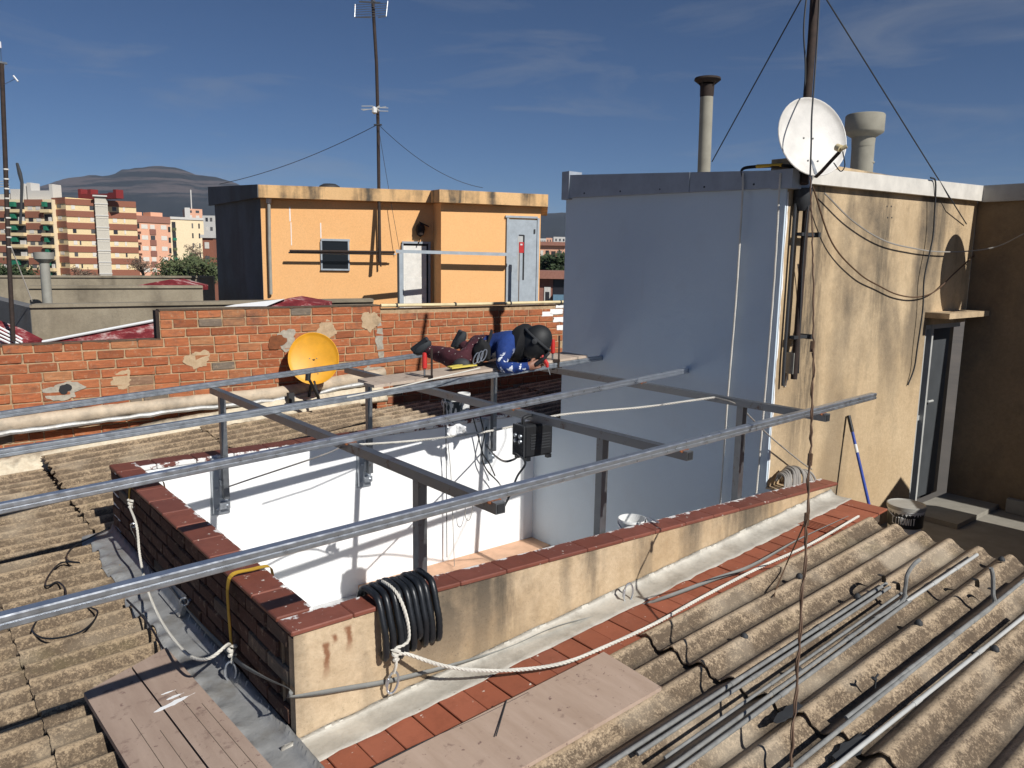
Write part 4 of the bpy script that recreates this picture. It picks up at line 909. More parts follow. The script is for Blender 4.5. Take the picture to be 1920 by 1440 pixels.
# right gap beside the orange house
th9, bx, W = facade('apartment_block', 'salmon coloured flats above dark trees right of the orange house', 1009, 1061, 459, 130, 10, 'pink_far', 3, st)
bx(-.05, 1.05, -.5, .1, -6, .6, 'roof_far', 'eaves')
for k in range(4):
    for xc, w in ((.14, .10), (.34, .12), (.78, .16)): win(bx, xc, w, .9+k*2.7, 1.2, rng.random() < .5)
    bx(.48, .64, 1.0+k*2.7, 2.0+k*2.7, .003, .04, 'dark_gap', 'balcony_recess'); bx(.46, .66, 2.0+k*2.7, 2.6+k*2.7, .04, .7, 'white_far', 'balcony_front')
th10, bx, W = facade('apartment_block', 'dark brown brick house with white window and awning right of the orange house', 1000, 1075, 516, 62, 8, 'brown_far', 2, st, bot=600)
bx(-.05, 1.05, -.35, .25, -6, .7, 'roof_far', 'eaves')
o = bx(.28, .44, .9, 2.4, .003, .06, 'white_far', 'window'); bx(.31, .41, 1.3, 2.2, .06, .08, 'window_far', 'pane', o)
bx(.5, .8, .3, 1.5, .003, .05, 'window_far', 'window'); bx(.5, .8, 1.5, 2.3, .05, .5, 'blue_far', 'balcony_front')
for k in range(8): bx(.1+k*.1, .105+k*.1, 2.4, 4, .3, .34, 'charcoal', 'railing_bar')
for i, (x0, x1, y, D, mt, lb) in enumerate(((1012, 1024, 447, 600, 'white_far', 'white far block in the gap beside the orange house'), (1024, 1040, 446, 700, 'pink_far', 'faint pink far block in the gap beside the orange house'), (1038, 1062, 444, 640, 'white_far', 'wide pale far block next to the tall wall'), (1016, 1050, 453, 480, 'roof_far', 'low reddish far roofs in the gap beside the orange house'))):
    t_, bx, W = facade('apartment_block', lb, x0, x1, y, D, 20, mt, 3, st)
    for k in range(3):
        for xc in (.2, .5, .8): win(bx, xc, .12, 1.5+k*4, 2, False)

# ---- trees
def tree(label, px, pyt, pyb, D, rad, mat, n, leafsize, trunk=True, bare=False, name='tree', squash=1.0):
    base = atdepth(px, pyb, D); top = atdepth(px, pyt, D); h = top.z-base.z; r_ = random.Random(int(px*13+D))
    th = thing(name, (base.x, base.y, -12), label, 'tree', 'trees between the flats')
    br = [tube([(base.x, base.y, -12), (base.x+.1, base.y, base.z+h*.3), (base.x, base.y, base.z+h*.75)], [.35*rad/2, .2*rad/2, .05], 7)]
    tips = []
    for k in range(22 if bare else 10):
        a = r_.uniform(0, 6.283); s = Vector((base.x, base.y, base.z+h*r_.uniform(.15, .6)))
        e = s + Vector((math.cos(a)*rad*r_.uniform(.4, 1), math.sin(a)*rad*r_.uniform(.4, 1), h*r_.uniform(.2, .45)))
        m_ = s.lerp(e, .5)+Vector((0, 0, .1*h)); br.append(tube([s, m_, e], [.07, .05, .02], 4)); tips += [m_, e]
        if bare:
            for q in range(5):
                e2 = m_.lerp(e, r_.random()) + Vector((r_.uniform(-1, 1), r_.uniform(-1, 1), r_.uniform(.1, 1)))*rad*.35; br.append(tube([m_.lerp(e, .4), e2], [.035, .012], 3)); tips.append(e2)
    M('trunk', join(*br), MAT['bark'], th)
    v = []; f = []
    cl_ = [Vector((base.x, base.y, base.z+h*.55)) + Vector((r_.gauss(0, .42)*rad, r_.gauss(0, .42)*rad, r_.uniform(-.42, .42)*h*squash)) for _ in range(max(6, n//110))]
    for k in range(n):
        c = r_.choice(cl_ if not bare else tips) + Vector((r_.gauss(0, 1), r_.gauss(0, 1), r_.gauss(0, .8)))*rad*(.17 if not bare else .08)
        u = Vector((r_.uniform(-1, 1), r_.uniform(-1, 1), r_.uniform(-1, 1))).normalized(); w = u.orthogonal().normalized(); s = leafsize*r_.uniform(.6, 1.3)
        i = len(v); v += [tuple(c-u*s), tuple(c+w*s*.5), tuple(c+u*s), tuple(c-w*s*.5)]; f.append((i, i+1, i+2, i+3))
    M('crown', (v, f), MAT[mat], th); return th
tree('bare brown tree in front of the cream block', 362, 462, 520, 150, 2.6, 'leaf_brown', 700, .16, bare=True)
tree('broad green bushy tree below the cream block', 350, 490, 528, 120, 4.2, 'leaf_mid', 3800, .26)
tree('second green bush beside the orange house wall', 384, 493, 530, 110, 2.6, 'leaf_mid', 2400, .24)
tree('pinkish bare tree in front of the pink block', 268, 488, 524, 140, 2.4, 'leaf_brown', 900, .16, bare=True)
tree('dry bush in front of the striped block', 155, 504, 526, 140, 2.4, 'leaf_brown', 1200, .16)
tree('dark evergreen tree at the far left edge', 5, 505, 560, 45, 1.5, 'leaf_dark', 2600, .14)
tree('dark tree low beside the balcony block', 40, 508, 545, 70, 1.6, 'leaf_dark', 1500, .16)
tree('dark green tree group right of the orange house', 1018, 484, 522, 95, 2.2, 'leaf_dark', 3200, .22)
tree('dark green tree beside the tall wall', 1047, 482, 522, 92, 2.2, 'leaf_dark', 3200, .22)

# ================================================================ hills
prof = [(-500, 420), (-250, 400), (-60, 372), (60, 356), (90, 350), (125, 336), (170, 331), (222, 329), (232, 319), (262, 314), (300, 311), (330, 312), (350, 318), (375, 328), (405, 331), (440, 343), (500, 362), (600, 385), (740, 402), (880, 410), (1000, 407), (1030, 399), (1065, 401), (1200, 408), (1500, 415), (1900, 420), (2300, 430), (2700, 440)]
def hill_y(x):
    for (x0, y0), (x1, y1) in zip(prof, prof[1:]):
        if x0 <= x <= x1: return y0+(y1-y0)*(x-x0)/(x1-x0)
    return 440
r_ = random.Random(5); rows = []
DH = 3500
for k, (dd, fh_) in enumerate(((1900, 0), (2350, .18), (2750, .45), (3050, .70), (3220, .86), (3390, .97), (3500, 1.0), (3800, .8), (4300, .3))):
    row = []
    for i in range(261):
        px = -500+3200*i/260; t_ = atdepth(px, hill_y(px), DH); zt_ = t_.z+12; q = atdepth(px, 480, dd)
        ns = (math.sin(px*.05+k)+math.sin(px*.021+k*2.3)+.6*math.sin(px*.13+k*1.7)+.5*r_.uniform(-1, 1))*13*(1-fh_*.8)*(0 < fh_ < .99)
        row.append((q.x, q.y, -14 + zt_*fh_ + ns + (r_.uniform(-2.6, 2.6) if 0 < fh_ else 0)))
    rows.append(row)
hl = M('hills', sheet(rows), MAT['hill'], None, 'all'); struct(hl)

# ================================================================ haze: one closed box of thin air
t = NT('haze_air'); t.t.nodes.remove(t.b)
pv = t.n('ShaderNodeVolumePrincipled'); pv.inputs['Color'].default_value = (.62, .76, 1, 1); pv.inputs['Density'].default_value = .00006; pv.inputs['Anisotropy'].default_value = .0
t.l(pv.outputs[0], t.o.inputs['Volume'])
hz = M('haze', box((-4600, -4600, -15), (4600, 4600, 450)), t.m); tag(hz, kind='stuff', label='thin bluish air over the whole town')
# ================================================================ satellite dishes
DN = Vector((-.42, -.87, .26)).normalized()
def dish(c, r, mat, label, lnb=True, mount=None, squash=1.06):
    th = thing('satellite_dish', c, label, 'satellite dish'); a = (Z-DN*Z.dot(DN)).normalized(); b = DN.cross(a); v = []; f = []; n = 40
    prof = [(0, -.17), (.3, -.155), (.6, -.11), (.85, -.05), (.965, -.012), (.985, .01), (1.0, .012), (1.015, 0), (1.01, -.02), (.86, -.066), (.6, -.125), (.3, -.17), (0, -.186)]
    for rr, h in prof:
        for k in range(n): q = 2*math.pi*k/n; v.append(tuple(c + a*(math.cos(q)*rr*r*squash) + b*(math.sin(q)*rr*r) + DN*(h*r)))
    for i in range(len(prof)-1):
        for k in range(n): k2 = (k+1) % n; f.append((i*n+k, i*n+k2, (i+1)*n+k2, (i+1)*n+k))
    M('reflector', (v, f), MAT[mat], th, True)
    for dx, dz in ((-.16, .02), (.12, .02), (-.13, -.62), (.16, -.62)):
        M('rivet', lathe([(.001, .004), (.006, .003), (.007, 0)], c+b*(-dx*r)+a*(dz*r)+DN*(-.16*r+.16*r*(dx*dx+dz*dz)), DN, 8), MAT['conduit_grey'], th)
    return th, a, b
yc = Pw(588, 672, .36); yd, a, b = dish(yc, 46*(yc-CAM).dot(FW)/F, 'yellow_dish', 'yellow satellite dish in front of the brick wall')
foot = Pw(585, 752, .22); DY = (yc-CAM).dot(FW)
M('feed_arm', tube([yc-a*.26-DN*.02, Pd(599, 752, DY-.1), Pd(592, 735, DY-.22), Pd(580, 712, DY-.36)], .016, 8), MAT['black_plastic'], yd, True)
M('feed_head', tube([Pd(578, 700, DY-.38), Pd(577, 714, DY-.38)], .03, 10), MAT['black_plastic'], yd, True)
M('mount', join(tube([yc-DN*.05, yc-DN*.14-a*.1, (foot.x, foot.y+.1, foot.z)], .018, 8), tube([(foot.x-.25, foot.y+.02, foot.z), (foot.x+.2, foot.y+.06, foot.z)], .014, 8), obox((foot.x-.25, foot.y+.02, foot.z+.05), (.035, 0, 0), (0, .03, 0), (0, 0, .07))), MAT['charcoal'], yd, True)
wc = Pd(1524, 256, 5.42); wdish, a, b = dish(wc, .268, 'white_dish', 'white satellite dish on the corner mast of the tall house')
armb = wc-a*.29
M('feed_arm', tube([armb, Pd(1540, 322, 5.3), Pd(1560, 300, 5.22), Pd(1574, 285, 5.15)], .012, 8), MAT['rust_pipe'], wdish, True)
M('feed_head', join(tube([Pd(1569, 276, 5.16), Pd(1577, 279, 5.13)], .024, 12), tube([Pd(1577, 279, 5.13), Pd(1588, 274, 5.11)], .014, 10)), MAT['pvc_cream'], wdish, True)
M('feed_cable', tube(smooth_path([Pd(1580, 284, 5.15), Pd(1584, 310, 5.18), Pd(1576, 321, 5.2), Pd(1563, 305, 5.22)]), .004, 5), MAT['charcoal'], wdish, True)
M('mount', join(tube([wc-DN*.05, wc-DN*.16], .03, 8), obox(wc-DN*.12, a*.07, b*.04, DN*.02), tube([wc-DN*.1, armb], .015, 8)), MAT['galvanised_dull'], wdish, True)
hc = Vector((8.27, 2.2, 2.735)); hd, a, b = dish(hc, .33, 'white_dish', 'satellite dish on the dark wing wall whose shadow falls on the tan wall')
M('mount', join(tube([hc-DN*.06, (8.58, 2.35, 2.66), (8.62, 2.35, 2.4)], .02, 8)), MAT['galvanised_dull'], hd, True)
M('feed_arm', tube([hc-a*.33, hc-a*.2+DN*.38], .012, 8), MAT['rust_pipe'], hd, True)
# ================================================================ chimneys and right mast
p = Py(1321, 320, 5.15); q = Py(1325, 182, 5.15)
ch1 = thing('chimney_pipe', (p.x, p.y, 2.7), 'slim cement chimney pipe with rusty conical cowl', 'chimney')
M('flue', tube([(p.x, p.y, 2.62), (q.x, q.y, q.z)], .066, 18), MAT['chimney_cement'], ch1, True)
M('cowl', join(lathe([(.066, 0), (.07, .02), (.072, .12), (.072, .12)], q, n=18), lathe([(.09, .13), (.135, .165), (.13, .185), (.001, .20), (.001, .17), (.085, .125)], q, n=18)), MAT['rust_pipe'], ch1, True)
M('cowl_strut', join(*[tube([q+Vector((math.cos(k*1.57)*.07, math.sin(k*1.57)*.07, .1)), q+Vector((math.cos(k*1.57)*.1, math.sin(k*1.57)*.1, .15))], .008, 5) for k in range(4)]), MAT['rust_pipe'], ch1)
p = Py(1615, 335, 4.8); q = Py(1620, 250, 4.8)
ch2 = thing('chimney_pipe', (p.x, p.y, 2.7), 'stout cement flue with wide drum cap behind the white dish', 'chimney')
M('flue', join(tube([(p.x, p.y, 2.62), (q.x, q.y, q.z)], .128, 22)), MAT['chimney_cement'], ch2, True)
M('drum_cap', lathe([(.128, -.16), (.135, -.05), (.215, .0), (.222, .02), (.222, .20), (.21, .215), (.15, .22), (.15, .1), (.001, .1)], q, n=24), MAT['chimney_cement'], ch2, True)
M('collar', lathe([(.131, 0), (.134, .01), (.131, .02)], (p.x, p.y, q.z-.35), n=22), MAT['chimney_cement'], ch2, True)
rm = thing('antenna_mast', (5.42, 3.3, 2.7), 'brown steel mast rising behind the white dish with guy wires', 'mast')
mt_ = [Pd(1548, -330, 5.68), Pd(1529, -30, 5.62), Pd(1522, 80, 5.6), Pd(1514, 180, 5.58), Pd(1509, 300, 5.56), Pd(1508, 345, 5.55)]
M('pole', tube(mt_, .031, 10), MAT['rust_pipe'], rm, True)
M('pole_clamp', obox(mt_[4].lerp(mt_[5], .4), (.05, 0, 0), (0, .06, 0), (0, 0, .03)), MAT['charcoal'], rm)
M('guy_wire', join(tube([Pd(1533, -58, 5.62), Pd(1507, -10, 5.75), Pd(1335, 303, 7.2)], .0055, 5), tube([Pd(1530, -45, 5.62), Pd(1544, -10, 5.6), Py(1790, 385, YH-.07), Py(1812, 420, YH-.02)], .0055, 5)), MAT['charcoal'], rm)
M('mast_cable', join(tube(smooth_path([Pd(1525, -80, 5.6), Pd(1513, -10, 5.58), Pd(1507, 55, 5.55), Pd(1510, 120, 5.56), Pd(1509, 180, 5.58)]), .006, 5), tube(smooth_path([Pd(1534, -80, 5.6), Pd(1536, -10, 5.56), Pd(1533, 60, 5.5), Pd(1527, 150, 5.36), Pd(1522, 218, 5.2), Pd(1521, 270, 5.17), Pd(1519, 330, 5.2)]), .006, 5)), MAT['charcoal'], rm, True)
# long twisted wire from the mast down to the near roof
r_ = random.Random(8); e0, e1 = Pd(1519, 332, 5.2), Pr(1482, 1440, .06); wp = []
for k in range(90):
    t_ = k/89; wp.append(e0.lerp(e1, t_) + Vector((r_.uniform(-1, 1), r_.uniform(-1, 1), r_.uniform(-1, 1)))*(.0025+.003*t_) + RT*(.05*math.sin(math.pi*t_)))
tw = thing('hanging_wire', e1, 'thin twisted dark wire hanging down to the corrugated roof', 'wire')
M('wire', tube(wp, .005, 5), MAT['copper_wire'], tw, True)
M('second_strand', tube([p + Vector((.008*math.sin(i*.9), .008*math.cos(i*.9), 0)) for i, p in enumerate(wp[38:])], .0035, 4), MAT['copper_wire'], tw, True)
for i in (37, 55, 63): M('splice', tube([wp[i]-Z*.03, wp[i]+Z*.03], .012, 6), MAT['copper_wire'], tw)
M('loose_end', tube(smooth_path([wp[63], Pr(1478, 1050, .1), Pr(1455, 1105, .04), Pr(1452, 1118, .05)]), .004, 5), MAT['copper_wire'], tw, True)
# wires on the tan wall
def wallwire(name, pts, off, r, mat, label):
    w = [Py(x, y, YH-o) for (x, y), o in zip(pts, off)]; o = M(name, tube(smooth_path(w, 7), r, 5), MAT[mat], None, True, origin=w[0]); return tag(o, label, 'cable')
wallwire('wall_cable', [(1524, 350), (1560, 455), (1610, 512), (1650, 537), (1685, 553), (1722, 557), (1755, 545), (1790, 512), (1828, 478)], (.06, .05, .05, .04, .04, .04, .04, .04, .02), .0065, 'copper_wire', 'lower sagging brown cable across the tan wall')
wallwire('wall_cable', [(1546, 362), (1600, 415), (1660, 452), (1720, 467), (1760, 472), (1815, 471), (1870, 462), (1925, 436)], (.05, .05, .05, .05, .05, .08, .25, .5), .0065, 'rope_grey', 'upper sagging grey cable running on to the dark wall')
wallwire('wall_cable', [(1745, 333), (1754, 342), (1752, 400), (1748, 450), (1733, 520), (1730, 580), (1720, 650), (1714, 690), (1702, 722)], (.08, .075, .06, .06, .05, .05, .04, .03, .01), .0075, 'charcoal', 'dark cable dropping down the tan wall from the white coping')
wallwire('wall_cable', [(1519, 350), (1506, 480), (1500, 600), (1497, 700)], (.1, .09, .09, .08), .006, 'charcoal', 'thin black cable beside the rusty drain pipe')
wallwire('wall_cable', [(1496, 495), (1501, 545), (1500, 600), (1487, 650), (1479, 690), (1472, 725)], (.03, .03, .03, .03, .02, .01), .006, 'rope_white', 'short loose white cable behind the drain pipe')

# ================================================================ ropes, slings, carabiners
def rope_obj(name, pts, r, mat, label, k=5, twist=True, cat='rope', straight=False):
    w = [Vector(p) for p in pts]; w = w if straight else smooth_path(w, k)
    o = M(name, twist_rope(w, r) if twist else tube(w, r, 6), MAT[mat], None, True, origin=w[0]); return tag(o, label, cat)
def strap(pts, wdir, w, th, mat, par=None, nm='webbing'):
    rows = [[Vector(p)-Vector(wdir)*(w/2) for p in pts], [Vector(p)+Vector(wdir)*(w/2) for p in pts]]
    return sheet(rows, None), th
def sling(y, label, zlow, xin=.10):
    th = thing('yellow_sling', (XL, y, .5), label, 'sling')
    pth = smooth_path([(XLI+.035, y, .535-xin), (XLI+.03, y, .50), (XLI+.012, y, .543), ((XL+XLI)/2, y, .548), (XL-.005, y, .547), (XL-.03, y, .50), (XL-.035, y-.005, .4), (XL-.03, y-.01, zlow)], 4)
    rows = [[p-Vector((0, .017, 0)) for p in pth], [p+Vector((0, .017, 0)) for p in pth]]
    v, f = sheet(rows); k = len(v); off = [Vector((0, 0, .003)) if abs(p.z-.546) < .01 else Vector((-.003, 0, 0)) for p in pth]*2
    v2 = [tuple(Vector(p)+o_) for p, o_ in zip(v, off)]
    M('webbing', (list(v)+v2, list(f)+[tuple(k+i for i in q[::-1]) for q in f]), MAT['strap_yellow'], th)
    return th, pth[-1]
y1s, y2s = 5.42, 3.55
s1, k1 = sling(y1s, 'yellow lifting sling over the far end of the left parapet', .42); s2, k2 = sling(y2s, 'yellow lifting sling over the near end of the left parapet', .20)
def knot(p, r, mat, name='rope_knot', label=None):
    p = Vector(p); pts = []
    for k in range(40): t_ = k/39*math.pi*5; pts.append(p + Vector((math.cos(t_)*r*1.2, math.sin(t_*1.3)*r*1.2, (k/39-.5)*r*5)))
    return tube(pts, r*.75, 6)
def carabiner(p, ax, label, s=.05):
    p = Vector(p); ax = Vector(ax).normalized(); sd_ = ax.cross(Vector((.3, .9, .1))).normalized(); pts = []
    for k in range(25): t_ = 2*math.pi*k/24; pts.append(p + ax*(math.cos(t_)*s*1.0) + sd_*(math.sin(t_)*s*.5))
    o = thing('carabiner', p, label, 'carabiner')
    M('body', tube(pts, .0055, 7, False), MAT['galvanised'], o, True)
    M('gate_sleeve', tube([p+sd_*s*.5-ax*s*.35, p+sd_*s*.5+ax*s*.35], .0085, 8), MAT['galvanised'], o, True); return o
rp = [k1+Vector((-.004, 0, .02)), k1+Vector((-.008, -.01, -.02)), Px(256, 985, 1.13), Px(262, 1040, 1.12), Px(275, 1100, 1.06), Px(300, 1160, 1.0), Px(335, 1210, .97), Px(365, 1234, .97), Px(395, 1233, 1.0), Px(425, 1210, 1.08), k2+Vector((-.008, 0, 0))]
ro = thing('safety_rope', k1, 'white speckled rope sagging between the two yellow slings', 'rope')
M('rope', twist_rope(smooth_path(rp, 5), .008), MAT['rope_white'], ro, True)
M('knot', knot(k1, .011, 'rope_white'), MAT['rope_white'], ro, True); M('knot', knot(k2-Z*.03, .013, 'rope_white'), MAT['rope_white'], ro, True)
carabiner(k2-Z*.14+Vector((-.01, 0, 0)), (0, .1, 1), 'steel carabiner hanging under the near yellow sling')
M('rope_tail', twist_rope([k2-Z*.05, k2-Z*.10], .008), MAT['rope_white'], ro, True)
carabiner(Px(346, 1128, 1.165), (.1, .5, -.6), 'steel carabiner on the strap half way along the dark parapet', .045)
carabiner(Px(250, 985, 1.165), (.1, .6, -.5), 'small carabiner at the far end of the dark parapet', .03)
gs_ = [Px(245, 990, 1.17), Px(270, 1040, 1.18), Px(305, 1085, 1.18), Px(345, 1135, 1.175), Px(385, 1180, 1.18), Px(430, 1225, 1.18), Px(455, 1247, 1.165), Px(500, 1272, 1.17), Px(545, 1293, 1.18), Vector((1.17, 2.86, Py(566, 1300, 2.85).z)), Py(590, 1300, 2.845), Py(650, 1290, 2.85), Py(735, 1275, 2.85), Py(850, 1246, 2.85), Py(950, 1215, 2.84), Py(1050, 1172, 2.81), Py(1175, 1143, 2.74), Pr(1260, 1115, .06), Pr(1340, 1085, .06), Pr(1410, 1060, .06), Pr(1500, 1010, .065), Pr(1590, 968, .065)]
gsp = smooth_path(gs_, 6); rows = [[], []]
for i, p in enumerate(gsp):
    a_ = i*.16; t_ = gsp[min(i+1, len(gsp)-1)]-gsp[max(0, i-1)]; u_ = (Z - t_.normalized()*Z.dot(t_.normalized())).normalized(); s_ = t_.normalized().cross(u_)
    wv = u_*math.cos(.5*math.sin(a_)) + s_*math.sin(.9*math.sin(a_)); rows[0].append(p-wv*.0085); rows[1].append(p+wv*.0085)
ws = thing('webbing_strap', gs_[9], 'twisted grey webbing strap tied round the foot of the parapet', 'strap'); M('webbing', sheet(rows, (-.0015, -.0015, 0)), MAT['strap_grey'], ws, 'all')
carabiner(Py(736, 1280, 2.82), (.25, 0, 1), 'grey carabiner under the black hose coil', .05)
cb4 = carabiner(Py(1178, 1112, 2.78), (.1, 0, 1), 'dark carabiner standing on the foil flashing', .058)
# sling on the roof edge of the tall house and two hanging ropes
p0, p1 = Px(1392, 321, XG-.03), Px(1470, 319, XG-.03)
s3 = thing('yellow_sling', p0, 'yellow and black sling lying over the roof edge of the tall house', 'sling')
M('webbing', tube(smooth_path([p0-Z*.04, p0+Z*.015, p0.lerp(p1, .3)+Z*.03, p1+Z*.03, (p1.x+.1, p1.y-.02, p1.z+.028)], 5), .012, 8, True, .5), MAT['black_cloth'], s3, True)
M('yellow_section', tube([p0.lerp(p1, .35)+Z*.032, p0.lerp(p1, .95)+Z*.035], .0145, 8), MAT['strap_yellow'], s3, True)
rope_obj('hanging_rope', [Px(1393, 325, XG-.045), Px(1392, 370, XG-.05), Px(1380, 560, XG-.03), Px(1365, 740, XG-.03), Px(1350, 945, XG-.05)], .008, 'rope_white', 'left white rope hanging down the shaded side wall', 4)
rope_obj('hanging_rope', [Px(1464, 325, XG-.045), Px(1462, 345, XG-.05), Px(1452, 520, XG-.03), Px(1436, 720, XG-.03), Px(1424, 860, XG-.03), Px(1418, 925, XG-.05)], .008, 'rope_white', 'right white rope hanging near the corner of the side wall', 4)
# rope strung across the frame
ra, rb = Px(640, 836, 1.93), Px(1340, 745, 4.5)
mid = [Pd(760, 828, 5.15), Pd(880, 814, 5.2), Pd(960, 800, 5.25), Pd(1050, 778, 5.3), Pd(1200, 764, 5.4)]
rope_obj('strung_rope', [ra, *mid, Pd(1290, 752, 5.42), rb], .008, 'rope_white', 'white rope strung across the steel frame')
rope_obj('tied_rope', [Px(1340, 745, 4.5), Px(1375, 755, 4.52), Px(1395, 770, 4.6), Px(1440, 815, 5.0), Py(1500, 865, 3.12), Py(1522, 880, 3.1)], .006, 'rope_grey', 'thin rope slanting from the frame down to the rope coil')
rope_obj('tied_string', [Px(640, 838, 1.93), Px(600, 855, 1.6), Px(480, 895, 1.45), Px(430, 912, 1.40)], .004, 'rope_grey', 'thin string from the rail to the left parapet', twist=False)
# two strings and wires hanging in the well
rope_obj('hanging_string', [Py(836, 800, 5.86), Py(837, 900, 5.86), Py(838, 1045, 5.86)], .0045, 'charcoal', 'dark thin string hanging before the white wall', twist=False)
rope_obj('hanging_string', [Py(840, 830, 5.8), Py(846, 900, 5.8), Py(852, 1062, 5.75)], .004, 'rope_grey', 'pale thin string hanging before the white wall', twist=False)
rope_obj('wire_loop', [Py(872, 940, 5.8), Py(873, 970, 5.8), Py(880, 975, 5.8), Py(886, 955, 5.8), Py(885, 945, 5.8)], .004, 'rope_grey', 'small wire loop hanging under a cross beam', twist=False)
# white rope lying along the tile edge
tie = Py(742, 1228, 2.80)
wr = [tie, Py(762, 1226, 2.79), Py(830, 1248, 2.72), Py(900, 1257, 2.66), Pr(980, 1255, .07), Pr(1060, 1242, .07), Pr(1140, 1210, .07), Pr(1230, 1168, .07), Pr(1320, 1118, .07), Pr(1420, 1066, .07), Pr(1520, 1020, .07), Pr(1610, 968, .07)]
rope_obj('roof_rope', wr, .009, 'rope_white', 'white rope lying along the edge of the red tiles')
# black hose coil over the front parapet
hcx = thing('hose_coil', (1.74, 2.9, .5), 'coil of black corrugated hose slung over the tan parapet', 'hose')
n = 9
for k in range(n):
    t_ = k/(n-1); X = 1.605+.275*t_+rng.uniform(-.006, .006); lo = .335+rng.uniform(-.03, .012); zt_ = .548+rng.uniform(-.004, .006); sp = .014*math.sin(k*2.4)
    pth = smooth_path([(X+.012, 3.055, .12+.02*t_), (X+.01, 3.062, .32), (X+.004, 3.05, .50), (X, 3.0, zt_+.018), (X-.002, 2.93, zt_+.026), (X-.004, 2.865, zt_+.008), (X-.004, 2.825, .46), (X, 2.812, .40), (X+.002, 2.812+sp*.3, lo+.02*math.sin(k*1.7)), (X+.004, 2.83, lo-.025+.02*math.sin(k*1.7)), (X+.006, 2.855, lo-.012+.02*math.sin(k*1.7))], 5)
    rr = [.0155+.0016*(i % 2) for i in range(len(pth))]
    M('hose_turn', tube(pth, rr, 10), MAT['black_rubber'], hcx, True)
M('tie_rope', twist_rope(smooth_path([(1.68, 3.02, .57), (1.672, 2.93, .594), (1.68, 2.84, .57), (1.70, 2.795, .47), (1.705, 2.79, .36), tie+Vector((0, 0, .03)), tie, tie-Z*.05, Py(738, 1262, 2.82)], 5), .008), MAT['rope_white'], hcx, True)
M('tie_knot', knot(tie, .011, ''), MAT['rope_white'], hcx, True)
# rope coil on the ledge
rc = thing('rope_coil', (5.35, 3.08, .4), 'heap of grey rope coiled on the ledge by the tan wall', 'rope')
r_ = random.Random(21)
for k in range(26):
    t_ = k/25; X = 5.17+.30*t_+r_.uniform(-.015, .015); h = .46+.05*math.sin(math.pi*min(1, t_*1.1+.1))+r_.uniform(-.008, .008); lean = -.10+.22*t_+r_.uniform(-.03, .03)
    pth = smooth_path([(X-.03+lean*.6, 2.995, .36), (X-.02+lean*.5, 3.0, h-.05), (X+lean*.2, 3.03, h), (X+.02, 3.08, h+.012), (X+.05-lean*.2, 3.14, h-.01), (X+.06-lean*.2, 3.165, h-.07)], 4)
    M('rope_turn', tube(pth, .0085, 6), MAT['rope_grey'], rc, True)

# ================================================================ boards and planks
def board_obj(name, c4, th, mat, label, cat, dz):
    v = [Vector(p) for p in c4]; sh = hexa([v[0]-Z*th, v[1]-Z*th, v[2]-Z*th, v[3]-Z*th, v[0], v[1], v[2], v[3]])
    o = M(name, sh, MAT[mat], None, origin=v[0]); return tag(o, label, cat)
b1, b2 = Pr(1132, 1222, .085), Pr(1240, 1288, .085); dx_ = Vector((1, 0, SL))*1.6
v0 = Pr(700, 1440, .085); dd = (v0-b1).normalized()*1.75
board_obj('form_board', [b1+dd, b2+dd, b2, b1], .018, 'form_board', 'pinkish stained board lying on the front corrugated roof', 'board', 0)
pa, pb_ = Pr(157, 1299, .1), Pr(312, 1214, .1); pc = Pr(512, 1440, .1); along = (pc-pb_).normalized()
mid_ = pa.lerp(pb_, .55)
for (a_, b_, lb) in ((pa, mid_-(pb_-pa).normalized()*.004, 'left of two weathered planks beside the dark brick parapet'), (mid_+(pb_-pa).normalized()*.004, pb_, 'right weathered plank with white paint mark beside the dark brick parapet')):
    o = board_obj('plank', [a_, a_+along*2.4, b_+along*2.4, b_], .028, 'plank', lb, 'plank', 0)
    n_ = (b_-a_).normalized(); 
    for k in range(2): M('groove', obox(a_.lerp(b_, .45+.3*k)+along*(.9+.2*k)+Z*.0003, along*(.5), n_*.0012, Z*.0008), MAT['bark'], o)
    if 'right' in lb:
        for (xa, ya, xb, yb, w_) in ((288, 1336, 366, 1299, 4.2), (312, 1312, 345, 1299, 2.2), (302, 1303, 330, 1293, 1.3)):
            up_ = []; dn_ = []
            for k in range(13):
                f_ = k/12; e_ = w_*math.sin(math.pi*min(1, f_*1.15+.04))**.5 if 0 < k < 12 else .3
                up_.append(Pr(xa+(xb-xa)*f_, ya+(yb-ya)*f_-e_*(.6+.5*rng.random()), .1006)); dn_.append(Pr(xa+(xb-xa)*f_, ya+(yb-ya)*f_+e_*(.6+.5*rng.random()), .1006))
            M('paint_mark', prism(up_[::-1]+dn_, Z*.0007), MAT['white_paint'], o)
# worker platform planks on the rails
def onrail(px, py, dz=.04):
    d = ray(px, py); t_ = (1.02+dz-CAM.z)/(d.z-.03*d.x); return CAM + d*t_
P0 = onrail(662, 712); 
for k in range(2):
    y0, y1 = 4.80+k*.165, 4.80+k*.165+.16; x0 = 2.72+.04*k; x1 = 4.95
    zz = lambda X: zrail(X)+.0225+.024
    ys = lambda X: .03*(X-2.7)
    o = board_obj('plank', [(x0, y0+.1, zz(x0)), (x1, y0+.1+ys(x1), zz(x1)), (x1, y1+.1+ys(x1), zz(x1)), (x0, y1+.1, zz(x0))], .022, 'plank_pale', ['front pale plank of the platform under the worker', 'rear pale plank of the platform under the worker'][k], 'plank', 0)
M('x', box((0, 0, 0), (.001, .001, .001)), MAT['plank']) if False else None
